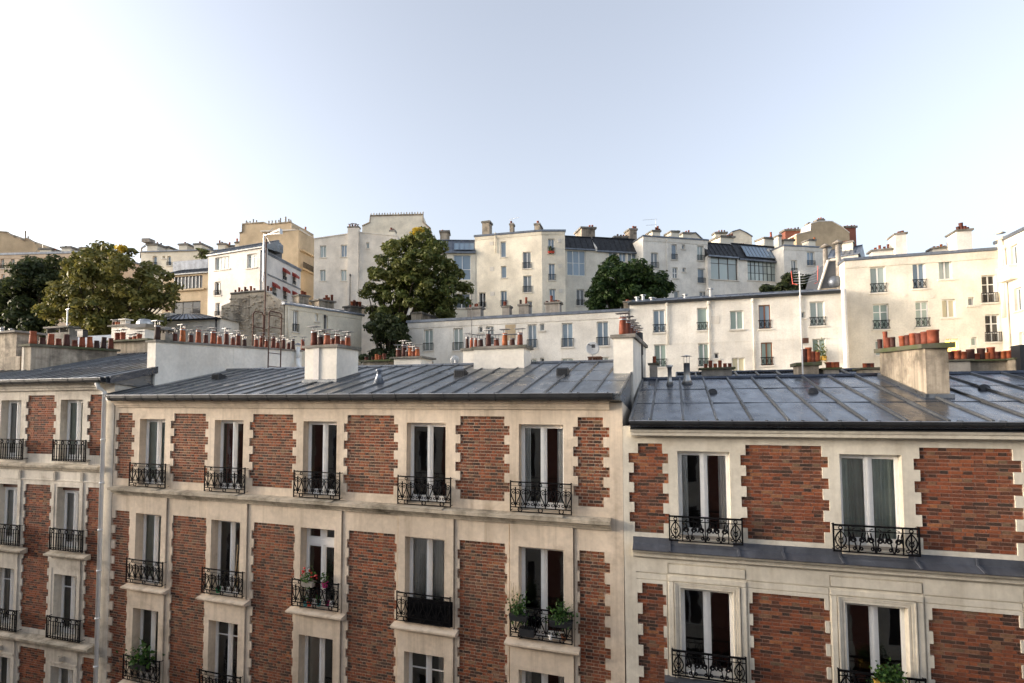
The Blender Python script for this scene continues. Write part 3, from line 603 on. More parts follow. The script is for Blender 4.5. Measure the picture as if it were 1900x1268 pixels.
row_pots(FM_, ch, zt+.1, 2.45, [(1155.5, 589.5, 7.4)])
for i in range(9):
    y = 3.0+.42*i; pot(FM_, ch, 15.02, y, zt+(zk-zt)*(y-2.1)/4.55+.1, .34 if i % 2 else .44, .1, 'taper', True)
for i, (px_, py_) in enumerate([(855, 699), (1045, 696.5), (406, 704.5)]):   # round roof vents
    x, y, z = FM_.slope(px_, py_, MD0, MZ0, MK)
    v = MB(); v.prof(x-.15, x+.15, [(y-.16, z-.03), (y-.15, z+.16), (y-.08, z+.20), (y+.22, z+.10)])
    for dx in (-.1, -.05, 0, .05, .1): v.box(x+dx-.008, x+dx+.008, y-.168, y-.15, z-.01, z+.15)
    put('roof_vent', v, MT['black'], FM_, M)
x, y, z = FM_.slope(703, 712, MD0, MZ0, MK); put('cone_vent', MB().lathe(x, y, [(.17, z-.02), (.07, z+.22), (.06, z+.34), (.10, z+.36), (.08, z+.40), (.02, z+.42)], 12), MT['zinc_far'], FM_, M, True)
# ------------------------------------------------------------------ right brick house
FR_ = Frame(-1.1, 11.95)
R = thing('brick_house', 'brick house at the right end with scroll balconies, zinc ledge and blue-grey zinc roof', 'building', FR_, group='brick houses of the street row')
OR = [(1.143, 2.165), (4.16, 5.20), (7.22, 8.25), (10.25, 11.28)]
Q1 = [((.237, .835), (.132, .952)), ((2.472, 3.856), (2.372, 3.967)), ((5.49, 6.926), (5.391, 7.054)), ((8.55, 9.95), (8.45, 10.06))]
Q2 = [((.369, .792), (.265, .858)), ((2.526, 3.817), (2.46, 3.907)), ((5.581, 6.90), (5.519, 6.97)), ((8.6, 9.9), (8.5, 10.0))]
D1 = 1.89/27; D2 = .0725
pan = [bands(a, b, 16.08, 14.19, D1, first=(.332, .835) if i == 0 else None) for i, (a, b) in enumerate(Q1)] + [bands(a, b, 13.135, 8.0, D2) for a, b in Q2]
rc = []
for a, b in OR:
    for k_, (o, d) in enumerate(((.265, .0), (.235, -.02), (.13, -.035), (.10, -.02), (.055, .0), (.03, -.008))): rc.append((a-o, b+o, 8, 13.1+o*.95, d, 's'))
rc.append((.25, 12.4, 13.345, 13.368, .03, 's')); rc.append((.25, 12.4, 13.21, 13.226, .02, 's'))
for a, b in OR:
    rc += [(a-.25, b+.25, 13.37, 13.59, .03, 's'), (a-.228, b+.228, 13.392, 13.568, -.012, 's')]
    for o in (.262, .13): rc += [(a-o-.012, a-o+.006, 8, 13.1+o*.95, .02, 's'), (b+o-.006, b+o+.012, 8, 13.1+o*.95, .02, 's'), (a-o, b+o, 13.1+o*.95-.006, 13.1+o*.95+.012, .02, 's')]
for bd in pan:
    for b in bd: rc.append((b[0], b[1], b[2], b[3], .035, 'h'))
rr = [(14.13, 15.93), (11.30, 13.10), (8.3, 10.3), (5.4, 7.5), (2.6, 4.6)]
for zb, zt in rr:
    for a, b in OR: rc.append((a, b, zb, zt, .2, 'h'))
m = facade(.004, 12.4, 0, 16.45, rc)
for x in (.004, 12.4): m.quad((x, 0, 0), (x, 9, 0), (x, 9, 16.6), (x, 4.9, 17.55), (x, 0, 16.5))
m.quad((.07, 9, 0), (12.4, 9, 0), (12.4, 9, 16.6), (.07, 9, 16.6))
put('wall', m, MT['stone_pale'], FR_, R)
put('cornice', MB().prof(.2, 12.4, [(0, 16.21), (-.04, 16.21), (-.06, 16.255), (-.24, 16.265), (-.25, 16.335), (-.28, 16.34), (-.31, 16.395), (0, 16.42)]), MT['stone_pale'], FR_, R)
put('apron_flashing', MB().prof(.2, 12.4, [(-.01, 16.422), (-.33, 16.397), (-.335, 16.41), (-.01, 16.48)]), MT['zinc_dark'], FR_, R)
put('ledge', MB().prof(.2, 12.4, [(0, 13.68), (-.05, 13.68), (-.10, 13.715), (-.11, 13.80), (-.22, 13.83), (-.25, 13.885), (0, 13.90)]), MT['stone_pale'], FR_, R)
m = MB(); m.prof(.2, 12.4, [(-.002, 13.905), (-.29, 13.885), (-.295, 13.90), (-.03, 13.97), (-.03, 14.10), (-.002, 14.10)])
for x in (.95, 2.28, 3.1, 4.1, 5.35, 6.3, 7.3, 9): m.prof(x-.02, x+.02, [(-.30, 13.895), (-.31, 13.92), (-.045, 13.99), (-.045, 14.10), (-.02, 14.1), (-.02, 13.95)])
put('ledge_flashing', m, MT['lead'], FR_, R)
put('cement_band', MB().box(.24, 12.3, .001, .034, 14.10, 14.19), MT['stack_grey'], FR_, R)
for a, b in OR:
    put('window_sill', MB().prof(a-.02, b+.02, [(.2, 14.05), (-.06, 14.03), (-.065, 14.09), (.2, 14.135)]), MT['stone_pale'], FR_, R)
    put('window_sill', MB().prof(a-.35, b+.35, [(0, 11.17), (-.2, 11.17), (-.22, 11.26), (.2, 11.31)]), MT['lead'], FR_, R)
brickwork(FR_, R, pan, D1, .218, .115, .016, 'mortar_dark', keep=300)
for j, (zb, zt) in enumerate(rr[:3]):
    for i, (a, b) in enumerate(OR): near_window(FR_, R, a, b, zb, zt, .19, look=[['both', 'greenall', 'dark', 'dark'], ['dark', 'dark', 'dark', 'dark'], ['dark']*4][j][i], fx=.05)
for a, b in OR:
    cx = (a+b)/2
    railing(FR_, R, 'scroll', cx-.715, cx+.715, 14.085, .13); railing(FR_, R, 'scroll', cx-.715, cx+.715, 11.36, .13)
RK, RD0, RZ0, RD1 = .205, -.30, 16.565, 4.9
zinc_roof(FR_, R, .2, 12.4, RD0, RD1, RZ0, RK, .665, 3, 'zinc_blue', back=9, seam=.045, first=.42)
gutter(FR_, R, .2, 12.4, -.31, 16.58, tall=1.15)
zz = zt_(FR_, 1400, 690.5, 8.5)
zinc_roof(FR_, R, 1.2, 12.4, 6.2, 8.5, zz-.45, .45/2.3, .66, 1, 'zinc_blue', name='rear_roof', drop=3, sheets=False)
x0_ = 6.36; zf = zt_(FR_, 1740, 646, 1.85); zk = FR_.side(1622, 657.5, x0_)[1]
ch = stack(FR_, R, x0_, 6.78, 1.85, 4.55, 16.7, zf, zk, 'stack_dirty', 'moss', .1, .12)
for a, b, c_, d_ in ((x0_-.06, 6.84, 1.77, 1.86), (x0_-.07, x0_+.01, 1.77, 4.6)): put('lead_apron', MB().hexa([(a, c_, RZ0+RK*(c_+.3)-.02), (b, c_, RZ0+RK*(c_+.3)-.02), (b, d_, RZ0+RK*(d_+.3)-.02), (a, d_, RZ0+RK*(d_+.3)-.02)], [(a+.02, c_+.02, RZ0+RK*(c_+.3)+.10), (b, c_+.02, RZ0+RK*(c_+.3)+.10), (b, d_, RZ0+RK*(d_+.3)+.10), (a+.02, d_, RZ0+RK*(d_+.3)+.10)]), MT['zinc'], FR_, ch)
side_pots(FR_, ch, 6.55, zf, zk, 1.85, 4.55, [(1632.4, 629.5, 3.9), (1642.6, 615, 3.7), (1647.4, 626, 4.2), (1656, 625, 4.3), (16128, 624, 4.4), (1673.7, 623, 4.8), (1684, 621, 5), (1693.4, 618.5, 5.4), (1704.7, 618, 5.8), (1715.8, 615, 6.6), (1730.3, 612, 9.2)], False, .11, 'straight')
for px_, py_ in ((1322, 730), (1508, 729), (1825, 723)):
    x, y, z = FR_.slope(px_, py_, RD0, RZ0, RK); v = MB(); v.lathe(0, 0, [(.115, 0), (.115, .04), (.10, .07), (.02, .085)], 16)
    me, c = v.mesh('roof_vent', MT['black']); link('roof_vent', me, FR_.M @ Matrix.Translation((x, y, z-.01)) @ Matrix.Rotation(1.05, 4, 'X') @ Matrix.Translation(c+Vector((0, 0, .02))), R)
for px_, py_, top, r, hat in ((1243, 716, 678, .055, 0), (1275, 713, 659, .085, 1)):
    x, y, z = FR_.slope(px_, py_, RD0, RZ0, RK); h = FR_.px(px_, top, y)[1]-z; v = MB()
    v.lathe(x, y, [(r*2, z-.02), (r*1.1, z+.16), (r, z+.18), (r, z+h*(.72 if hat else .86)), (r*1.02, z+h*(.72 if hat else .86))], 14)
    if hat:
        v.lathe(x, y, [(r*1.9, z+h*.95), (r*.1, z+h)], 14)
        for a in (.5, 2.6, 4.7): v.box(x+r*math.cos(a)-.007, x+r*math.cos(a)+.007, y+r*math.sin(a)-.007, y+r*math.sin(a)+.007, z+h*.6, z+h*.96)
    else: v.lathe(x, y, [(r, z+h*.84), (r*1.9, z+h), (r*1.5, z+h)], 14)
    put('flue_pipe', v, MT['steel'], FR_, R, True)
x, y, z = FR_.slope(1200, 706, RD0, RZ0, RK); h = FR_.px(1200, 617, y)[1]-z
put('black_flue', MB().lathe(.14, y, [(.075, z-.1), (.075, z+h*.52), (.095, z+h*.54), (.1, z+h*.98), (.085, z+h)], 14), MT['black'], FR_, R, True)
far_stack(FR_, R, 1303, 1358, 698, 686, 6.0, .5, 'stack_grey', 'moss', [(1309.3, 675), (1318, 669), (1327, 675), (1335.6, 669), (1345, 674.5), (1354, 674.5)], 2.7)
far_stack(FR_, R, 1205, 1219, 700, 677, 5.6, .4, 'stack_grey', 'moss', [(1214, 661)], 2.6)
far_stack(FR_, R, 1481, 1519, 702, 679, 5.6, .7, 'stack_dirty', 'moss', [(1492, 647.5), (1500, 644.5), (1508, 652), (1515, 653)], 4.4, th=.11)
far_stack(FR_, R, 1529, 1557, 702, 686, 5.6, .6, 'stack_grey', 'moss', [(1537, 671.5), (1545, 671.5), (1552, 671.5)], 3.8)
far_stack(FR_, R, 1601, 1640, 702, 685.5, 6.0, .6, 'stack_dirty', 'moss', [(1605, 674), (1611, 674), (1617, 674)], 3.4)
far_stack(FR_, R, 1752, 1800, 697, 671, 6.0, .8, 'stack_grey', 'moss', [(1761, 652), (1774, 650), (1785, 652)], 5.6)
c5 = far_stack(FR_, R, 1800, 1884, 694, 671, 6.3, .6, 'stack_dirty', 'moss', [(1801, 648), (1811, 656), (1819.5, 646), (1829.5, 654), (1838, 644), (1848.5, 652), (1858.5, 652), (1869.5, 650)], 5)
far_stack(FR_, R, 1883, 1905, 697, 667, 5.9, .6, 'stack_dirty', 'moss', [(1881, 645)], 3.8, style='cowl'); far_stack(FR_, R, 1892, 1925, 676, 640, 5.7, .4, 'black', None, [], 3)
# ------------------------------------------------------------------ left brick house
FL_ = Frame(-30, 12.28)
L = thing('brick_house', 'brick house with baluster balconies and a white downpipe at its corner', 'building', FL_, group='brick houses of the street row')
OL = [(.35, 1.31), (3.10, 4.06), (5.855, 6.815), (8.612, 9.572), (11.365, 12.326)]
S1 = [((9.892+dx, 11.087+dx), (9.79+dx, 11.18+dx)) for dx in (-8.26, -5.506, -2.753, 0)]+[((12.642, 13.2), (12.53, 13.2))]
S2 = [((9.906+dx, 11.03+dx), (9.84+dx, 11.10+dx)) for dx in (-8.26, -5.506, -2.753, 0)]+[((12.655, 13.2), (12.59, 13.2))]
E1 = 1.875/27; E2 = .0718
pan = [bands(a, b, 17.30, 15.425, E1) for a, b in S1]+[bands(a, b, 14.45, 9.95, E2) for a, b in S2]+[bands(a, b, 9.35, 6, E2) for a, b in S2]
rc = []
for a, b in OL: rc += [(a-.15, b+.15, 0, 14.58, -.03, 's'), (a-.10, b+.10, 9.9, 14.50, -.018, 's')]
for bd in pan:
    for b in bd: rc.append((b[0], b[1], b[2], b[3], .035, 'h'))
rl = [(15.24, 17.15), (12.5, 14.42), (9.86, 11.725), (6.9, 8.93), (4., 6.)]
for zb, zt in rl:
    for a, b in OL: rc.append((a, b, zb, zt, .23, 'h'))
m = facade(-1, 13.65, 0, 17.66, rc)
for a, b in OL:                                           # fluted frieze blocks beside the lintels
    for x in (a-.17, b+.05):
        for k_ in range(3): m.box(x+.03*k_*1.3, x+.03*k_*1.3+.02, -.05, .0, 14.62, 14.88)
    m.box(a-.14, b+.14, -.035, 0, 11.92, 12.2); m.box(a-.14, b+.14, -.06, -.03, 9.03, 9.08); m.lathe((a+b)/2, -.04, [(.10, 9.16), (.10, 9.30)], 10)
m.prof(-1, 13.2, [(0, 14.60), (-.03, 14.60), (-.03, 14.63), (0, 14.64)])
m.quad((13.65, 0, 0), (13.65, 8, 0), (13.65, 8, 18.6), (13.65, 5, 19.0), (13.65, 0, 17.72)); m.quad((-1, 8, 0), (13.65, 8, 0), (13.65, 8, 18.6), (-1, 8, 18.6))
put('wall', m, MT['stone_grey'], FL_, L)
put('cornice', MB().prof(-1, 13.2, [(0, 17.45), (-.10, 17.45), (-.11, 17.52), (-.16, 17.525), (-.17, 17.60), (-.22, 17.66), (0, 17.68)]), MT['stone_grey'], FL_, L)
put('ledge', MB().prof(-1, 13.22, [(0, 14.93), (-.06, 14.93), (-.09, 15.0), (-.15, 15.02), (-.17, 15.09), (0, 15.14)]), MT['ledge'], FL_, L)
put('ledge', MB().prof(-1, 13.22, [(0, 9.55), (-.1, 9.55), (-.16, 9.64), (-.28, 9.66), (-.30, 9.74), (0, 9.80)]), MT['ledge'], FL_, L)
for a, b in OL: put('window_sill', MB().prof(a-.2, b+.55, [(0, 12.28), (-.12, 12.28), (-.22, 12.33), (-.23, 12.38), (0, 12.43)]), MT['ledge'], FL_, L)
for a, b in OL: put('stone_plinth', MB().box(b+.08, b+.36, -.04, 0, 15.12, 15.30), MT['stone_grey'], FL_, L)
brickwork(FL_, L, pan, E1, .19, .09, .017, 'mortar_dark', keep=300)
for j, (zb, zt) in enumerate(rl[:4]):
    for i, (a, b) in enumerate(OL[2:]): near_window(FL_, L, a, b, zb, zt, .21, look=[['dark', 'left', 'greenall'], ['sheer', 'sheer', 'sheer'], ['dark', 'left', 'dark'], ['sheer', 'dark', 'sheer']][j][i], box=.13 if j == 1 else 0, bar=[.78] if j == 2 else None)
for a, b in OL[2:]:
    for z in (15.24, 12.51, 9.84): railing(FL_, L, 'baluster', a-.05, b+.42, z, .16)
LK_, LD0, LZ0, LD1 = .25, -.33, 17.78, 5.0
zinc_roof(FL_, L, -1, 13.72, LD0, LD1, LZ0, LK_, .46, 3, 'zinc', back=9)
gutter(FL_, L, -1, 13.72, -.33, 17.79, tall=1.5)
put('gable_flashing', MB().prof(13.70, 13.86, [(-.3, 17.62), (1.25, 18.0), (1.25, 18.22), (-.3, 17.83)]), MT['zinc_blue'], FL_, L)
m = MB().tube([(13.39, -.36, 17.66), (13.39, -.30, 17.5), (13.39, -.12, 17.38), (13.39, -.12, 0)], .06, 10)
for z in (17.3, 15.9, 14.6, 13.2, 12, 10.6, 9.2): m.lathe(13.39, -.12, [(.075, z), (.075, z+.05)], 10)
put('downpipe', m, MT['white'], FL_, L, True)
x1_ = 7.5; zf = zt_(FL_, 50, 643, 1.48); yk, zk = FL_.side(217, 652.5, x1_)
ch = stack(FL_, L, 7.05, x1_, 1.48, yk, 17.9, zf, zk, 'stack_dirty', 'moss', .09, .09)
put('corner_strip', MB().box(7.045, 7.16, 1.472, 1.5, 18, zf-.01), MT['stone_grey'], FL_, ch)
side_pots(FL_, ch, 7.3, zf, zk, 1.48, yk, [(62, 614.5, 5.9), (79, 626.5, 5.4), (94.7, 619.5, 5.4), (109, 628.5, 5.2), (124, 620.5, 5.1), (139, 631, 4.9), (153, 624, 4.8), (167.5, 624.5, 4.8), (179.3, 632, 4.5), (192, 625.5, 4.5), (206, 627.5, 4.5)], False, .08)
y, z = FL_.side(153, 626, 7.3); put('square_cowl', MB().box(7.15, 7.45, y-.1, y+.1, z, z+.27).box(7.1, 7.5, y-.14, y+.14, z+.27, z+.29), MT['black'], FL_, ch)
ch = far_stack(FL_, L, 206, 275, 676, 636, 5.0, .5, 'stack_dirty', 'moss', [(218, 617.5), (228.3, 616.5), (243.6, 626), (250.8, 624), (258.6, 620)], 3.6, cap=True)
ch = far_stack(FL_, L, -25, 31, 662, 621, 2.2, .8, 'stack_dirty', 'slab', [], 4); row_pots(FL_, ch, zt_(FL_, 4, 617.5, 2.5), 2.5, [(4, 608, 3), (21, 610, 3)], False, 'cowl', 'steel')
far_stack(FL_, L, -25, 37, 690, 664, 1.6, .8, 'stack_dirty', None, [], 4)
xa, za = FL_.px(88, 611, 6.5); xb, _ = FL_.px(134, 611, 6.5); v = MB().box(xa, xb, 6.3, 6.9, za, za+.08)
for x in (xa+.08, (xa+xb)/2+.1, xb-.12): v.box(x, x+.07, 6.4, 6.8, za-.22, za)
v.box(xa+.07, xb-.04, 6.4, 6.8, za-.9, za-.22); put('roof_lantern', v, MT['slab'], FL_, L)

ch = far_stack(FL_, L, 207, 241, 640, 607, 8, .8, 'stack_white', 'slab', [(212, 598), (217.5, 597.5), (222.5, 598)], 2.6, cap=True)
xa, za = FL_.px(226, 606, 8.2); xb, zb = FL_.px(236, 592, 8.2); v = MB().box(xa, xb, 8.1, 8.4, za, za+(zb-za)*.35).box(xa-.06, xb+.06, 8.05, 8.5, zb-.06, zb)
for x in (xa, (xa+xb)/2-.03, xb-.06): v.box(x, x+.06, 8.12, 8.38, za, zb)
put('stone_vent', v, MT['stack_white'], FL_, ch)
xa, za = FL_.px(235, 609, 7.6); xb, zb = FL_.px(274, 601, 7.6); xc, zc = FL_.px(255, 590, 7.6); hv = MB().hexa([(xa+.1, 7.6, za), (xb-.15, 7.6, za), (xb-.15, 8.4, za), (xa+.1, 8.4, za)], [(xa, 7.5, zb), (xb, 7.5, zb), (xb, 8.5, zb), (xa, 8.5, zb)])
hv.lathe(xc, 8, [((xb-xa)*.27, zb), ((xb-xa)*.26, zb+(zc-zb)*.5), ((xb-xa)*.18, zb+(zc-zb)*.9), (.05, zc)], 14); put('extractor_hood', hv, MT['steel'], FL_, L)
xa, za = FL_.px(241, 613, 7.7); xb, zb = FL_.px(268, 640, 7.7); put('vent_shaft', MB().box(xa, xb, 7.7, 8.3, zb-.3, za), MT['stack_white'], FL_, L)
xa, za = FL_.px(-20, 627, 8.5); xb, zb = FL_.px(215, 642, 8.5); put('rear_roof', MB().prof(xa, xb, [(7.2, zb-.05), (9.5, za-.05), (9.5, zb-1), (7.2, zb-1)]), MT['zinc_light'], FL_, L)
# ------------------------------------------------------------------ houses up the hill
def rail_small(W, Hh, ornate):
    m = MB(); m.box(0, W, -.02, .02, Hh-.05, Hh); m.box(0, W, -.015, .015, 0, .03)
    n = max(5, int(W/.12))
    if ornate:
        n = max(3, int(W/.26)); wd = W/n
        for i in range(n):
            cx = wd*(i+.5)
            for s in (-1, 1): m.tube([(cx+s*wd*.4, 0, .03), (cx+s*wd*.05, 0, Hh*.5), (cx+s*wd*.4, 0, Hh-.06)], .018, 4)
            m.tube(arc(cx, Hh*.48, min(wd*.3, Hh*.28), 0, 2*math.pi, 8), .014, 4)
    else:
        for i in range(n+1): x = W*i/n; m.box(x-.012, x+.012, -.012, .012, 0, Hh)
    return m
def far_window(F, bld, r, look, o='', dep=.24, nx=2, ny=1, rows_=None):
    a, b, z0, z1 = r; W = b-a; H = z1-z0; y = dep-.05
    fm = 'brownf' if 'b' in o else 'blackf' if 'k' in o else 'darkf' if 'd' in o else 'white'
    big = nx > 2 or ny > 2; f = .08 if big else .07; mu = .06 if big else .075
    m = MB(); m.box(a, a+f, y, y+.06, z0, z1); m.box(b-f, b, y, y+.06, z0, z1); m.box(a+f, b-f, y, y+.06, z1-f, z1); m.box(a+f, b-f, y, y+.06, z0, z0+f)
    for i in range(1, nx): x = a+W*i/nx; m.box(x-mu/2-.01, x+mu/2+.01, y-.012, y+.05, z0+f, z1-f)
    hs = rows_ if rows_ else [j/ny for j in range(1, ny)]
    for h in hs: z = z0+H*h; m.box(a+f, b-f, y+.004, y+.045, z-mu/2, z+mu/2)
    wo = put('window', m, MT[fm], F, bld); hh = [0]+list(hs)+[1]
    for i in range(nx):
        for u, v in (zip(hh, hh[1:]) if big else [(0, 1)]):
            g = MB(); x0, x1 = a+W*i/nx+.03, a+W*(i+1)/nx-.03; e = random.uniform(-.008, .008)
            g.quad((x0, y+.03+e, z0+H*u+.03), (x1, y+.03-e, z0+H*u+.03), (x1, y+.03-e, z0+H*v-.03), (x0, y+.03+e, z0+H*v-.03)); put('pane', g, PANE[look], F, wo)
    if 'r' in o or 'o' in o:
        h = min(.85, H*.34); g = rail_small(W+.1, h, 'o' in o); me, c = g.mesh('balcony_railing', MT['iron']); link('balcony_railing', me, F.M @ Matrix.Translation((a-.05, -.04, z0+.04)) @ Matrix.Translation(c), wo)
    if 's' not in o: put('window_sill', MB().box(a-.12, b+.12, -.1, .02, z0-.10, z0), MT['greyw'], F, wo)
    return wo
def house(F, name, label, L, tops, zb, mat, wins=(), dep=9, roof='zinc_far', th=.14, ov=.18, cornice=None, group=None, d=0., extra=(), cat='building'):
    """rendered house: facade of length L with an outline of (x, z) top points; wins are pixel boxes (left, right, top, bottom, look, options, nx, ny)"""
    bld = thing(name, label, cat, F, L/2, 0, zb, group or 'houses stepping up the hill'); zm = min(z for _, z in tops); rects = list(extra); W = []
    for q in wins:
        xl, xr, yt, yb = q[:4]; ym, xm = (yt+yb)/2, (xl+xr)/2
        r = (F.px(xl, ym)[0], F.px(xr, ym)[0], F.px(xm, yb)[1], F.px(xm, yt)[1]); W.append((r, q)); rects.append((*r, .24, 'h'))
    m = facade(0, L, zb, zm, rects)
    if max(z for _, z in tops) > zm+.01: m.quad((0, 0, zm), (L, 0, zm), *[(x, 0, z) for x, z in reversed(tops)])
    m.quad((0, 0, zb), (0, dep, zb), (0, dep, tops[0][1]), (0, 0, tops[0][1])); m.quad((L, 0, zb), (L, dep, zb), (L, dep, tops[-1][1]), (L, 0, tops[-1][1]))
    m.quad((0, dep, zb), (L, dep, zb), *[(x, dep, z) for x, z in reversed(tops)])
    for (xa, za), (xb, zb_) in zip(tops, tops[1:]): m.quad((xa, 0, za), (xb, 0, zb_), (xb, dep, zb_), (xa, dep, za))
    put('wall', m, MT[mat], F, bld)
    if roof:
        m = MB()
        for (xa, za), (xb, zb_) in zip(tops, tops[1:]):
            m.hexa([(xa-(ov*.5 if xa == tops[0][0] else 0), -ov, za+.003), (xb+(ov*.5 if xb == tops[-1][0] else 0), -ov, zb_+.003), (xb+(ov*.5 if xb == tops[-1][0] else 0), dep+.1, zb_+.003), (xa-(ov*.5 if xa == tops[0][0] else 0), dep+.1, za+.003)],
                   [(xa-(ov*.5 if xa == tops[0][0] else 0), -ov, za+th), (xb+(ov*.5 if xb == tops[-1][0] else 0), -ov, zb_+th), (xb+(ov*.5 if xb == tops[-1][0] else 0), dep+.1, zb_+th), (xa-(ov*.5 if xa == tops[0][0] else 0), dep+.1, za+th)])
        put('roof', m, MT[roof], F, bld)
    if cornice: put('cornice', MB().prof(0, L, [(-.002, zm-cornice), (-.05, zm-cornice), (-.06, zm-cornice+.08), (-.10, zm-.12), (-.12, zm-.03), (-.002, zm-.03)]), MT[mat], F, bld)
    for r, q in W:
        look, o = q[4], (q[5] if len(q) > 5 else ''); nx = q[6] if len(q) > 6 else (2 if r[1]-r[0] > .75 else 1); ny = q[7] if len(q) > 7 else 1
        far_window(F, bld, r, look, o, nx=nx, ny=ny if not hasattr(ny, '__len__') else 3, rows_=ny if hasattr(ny, '__len__') else None)
    return bld
def X(F, x, y, d=0): return F.px(x, y, d)[0]
def Z(F, x, y, d=0): return F.px(x, y, d)[1]
def pipe(F, bld, x, y0, y1, r=.06, mat='white_r', d=-.1):
    xa, za = F.px(x, y0, d); _, zc = F.px(x, y1, d); m = MB().tube([(xa, d, za), (xa, d, zc)], r, 8)
    m.lathe(xa, d, [(r*1.6, za-.05), (r*2, za+.2), (r*1.5, za+.25)], 8); put('downpipe', m, MT[mat], F, bld, True)
def vents(F, bld, lst, d=0):
    for x, y, s in lst:
        xa, za = F.px(x, y, d); put('wall_vent', MB().box(xa-s, xa+s, -.03, .02, za-s, za+s), MT['greyw'], F, bld)
# long low white house behind the middle roof
F2, L2, z2 = par(757, 600, 1166, 43.0)
B2 = house(F2, 'apartment_building', 'low white house with a row of four stubby chimneys on its flat roof', L2, [(0, z2), (L2, z2)], 4, 'white_r', [
    (786.5, 803, 611.5, 651, 'pale', 'r'), (841, 858.6, 609, 650.5, 'pale', 'r'), (887.5, 895, 606.5, 617, 'dark', ''), (901.5, 916, 605.5, 640, 'mid', 'r', 2, 2), (979, 995.6, 602, 646, 'blue', 'r'), (1001.5, 1010.2, 600.8, 614, 'mid', ''),
    (1042.5, 1063, 599.5, 644.5, 'blue', 'r'), (1107.5, 1129, 596.7, 642, 'blue', 'r'), (979, 996, 666, 705, 'pale', ''), (1042, 1064, 665, 705, 'pale', ''), (1110, 1130, 663, 705, 'pale', ''), (1002, 1010, 664, 672, 'dark', ''), (792, 804, 670, 700, 'dark', '')],
    extra=[], cornice=.5, th=.22, dep=7)
r = (X(F2, 937.5, 612), X(F2, 956.7, 612), Z(F2, 947, 632), Z(F2, 947, 602.6))
put('niche_shade_panel', MB().box(r[0], r[1], -.012, -.004, r[2], r[3]), MT['tan'], F2, B2)  # flat sheet on the wall; the niche's shade is put into its tan colour
for a in ((867, 891.7, 591, 574, [(873, 566), (882, 564), (885.5, 563.5)], 1.6), (931.7, 945, 588.5, 571, [(937, 560)], 2.6), (962.5, 980.5, 587, 568, [(966, 556.5), (976, 552)], 1.8), (1012, 1038.4, 584, 564.5, [(1015, 559), (1023, 549), (1027, 558), (1032, 557), (1036, 558)], 2)):
    far_stack(F2, B2, a[0], a[1], a[2]+3, a[3], 2.0, .8, 'stack_grey', 'slab', a[4], a[5])
far_stack(F2, B2, 763, 781, 601, 583, 1.5, 3.5, 'stack_dirty', 'slab', [(770, 573), (777, 573)], 2.6)
# long middle white house with brown windows
F1, L1, z1 = par(1168, 563.5, 1566, 43.0)
B1 = house(F1, 'apartment_building', 'white three-storey house with two brown-framed windows under a sloping zinc roof', L1, [(0, z1), (L1, z1)], 4, 'white_r', [
    (1212, 1234, 575, 617.5, 'blue', 'o'), (1293.6, 1312.6, 571.5, 613.3, 'green', 'o'), (1354.5, 1379.5, 576.5, 611.5, 'green', ''), (1408, 1430, 565.8, 610.5, 'blue', 'bo'), (1486.5, 1493.8, 579, 590.5, 'mid', ''), (1503, 1530.5, 559.5, 605, 'pale', 'o'),
    (1214, 1236.3, 639.4, 681.5, 'green', 'o'), (1296, 1315.6, 637.3, 680.5, 'green', 'o'), (1325, 1334, 655, 666, 'dark', ''), (1358, 1382.4, 664, 692, 'cream', 's'), (1412.2, 1433.7, 635.5, 678.5, 'green', 'bo'), (1507.8, 1533, 628.3, 666, 'green', '')], roof=None, cornice=None, dep=6)
zinc_roof(F1, B1, -.1, L1, -.25, 4.2, z1+.02, .21, .95, 2, 'zinc_far', back=6, seam=.05)
put('gutter', MB().prof(-.1, L1, [(-.3, z1-.1), (-.18, z1-.14), (-.1, z1-.06), (-.12, z1+.04), (-.32, z1+.04)]), MT['zinc_dark'], F1, B1)
for x, a, b in ((1237.5, 566, 640), (1314.5, 565, 690), (1396.5, 560, 690), (1485, 552, 640)): pipe(F1, B1, x, a, b)
for y in (633, 698): m = MB().box(0, L1, -.02, 0, Z(F1, 1380, y)-.03, Z(F1, 1380, y)+.03); put('string_course', m, MT['white_r'], F1, B1)
xa, za = F1.px(1565, 537, -.3); put('downpipe', MB().tube([(xa, -.3, za), (xa+.02, -.3, 8)], .17, 10), MT['white_r'], F1, B1, True)
vents(F1, B1, [(1327, 594, .28), (1322, 571, .1), (1324, 638, .1)])
far_stack(F1, B1, 1157, 1170, 579, 562, 1.2, 1.2, 'stack_dirty', 'slab', [(1164, 556)], 2.2)
for x, y in ((1182, 556), (1193, 552), (1209, 557), (1271, 551), (1318, 540)): xa, za = F1.px(x, y, 3); put('roof_vent', MB().lathe(xa, 3, [(.14, za-.5), (.14, za+.1), (.25, za+.12), (.25, za+.2)], 8), MT['steel'], F1, B1)
for px_, yb, yt, d in ((1534, 545, 462, 4.0), (1557, 530, 455, 3.5)):
    xa, za = F1.px(px_, yb, d); zc = F1.px(px_, yt, d)[1]; m = MB().tube([(xa, d, za-.6), (xa, d, zc)], .22, 10, .17); m.lathe(xa, d, [(.42, zc+.15), (.05, zc+.4)], 10); m.box(xa-.02, xa+.02, d-.02, d+.02, zc-.1, zc+.2); put('tall_flue', m, MT['stack_grey'], F1, B1, True)
xa, za = F1.px(1534, 545, 4); put('flue_base', MB().box(xa-.6, xa+.6, 3.5, 4.5, za-1, za+.15).box(xa-.75, xa+.75, 3.4, 4.6, za+.15, za+.3), MT['stack_dirty'], F1, B1)
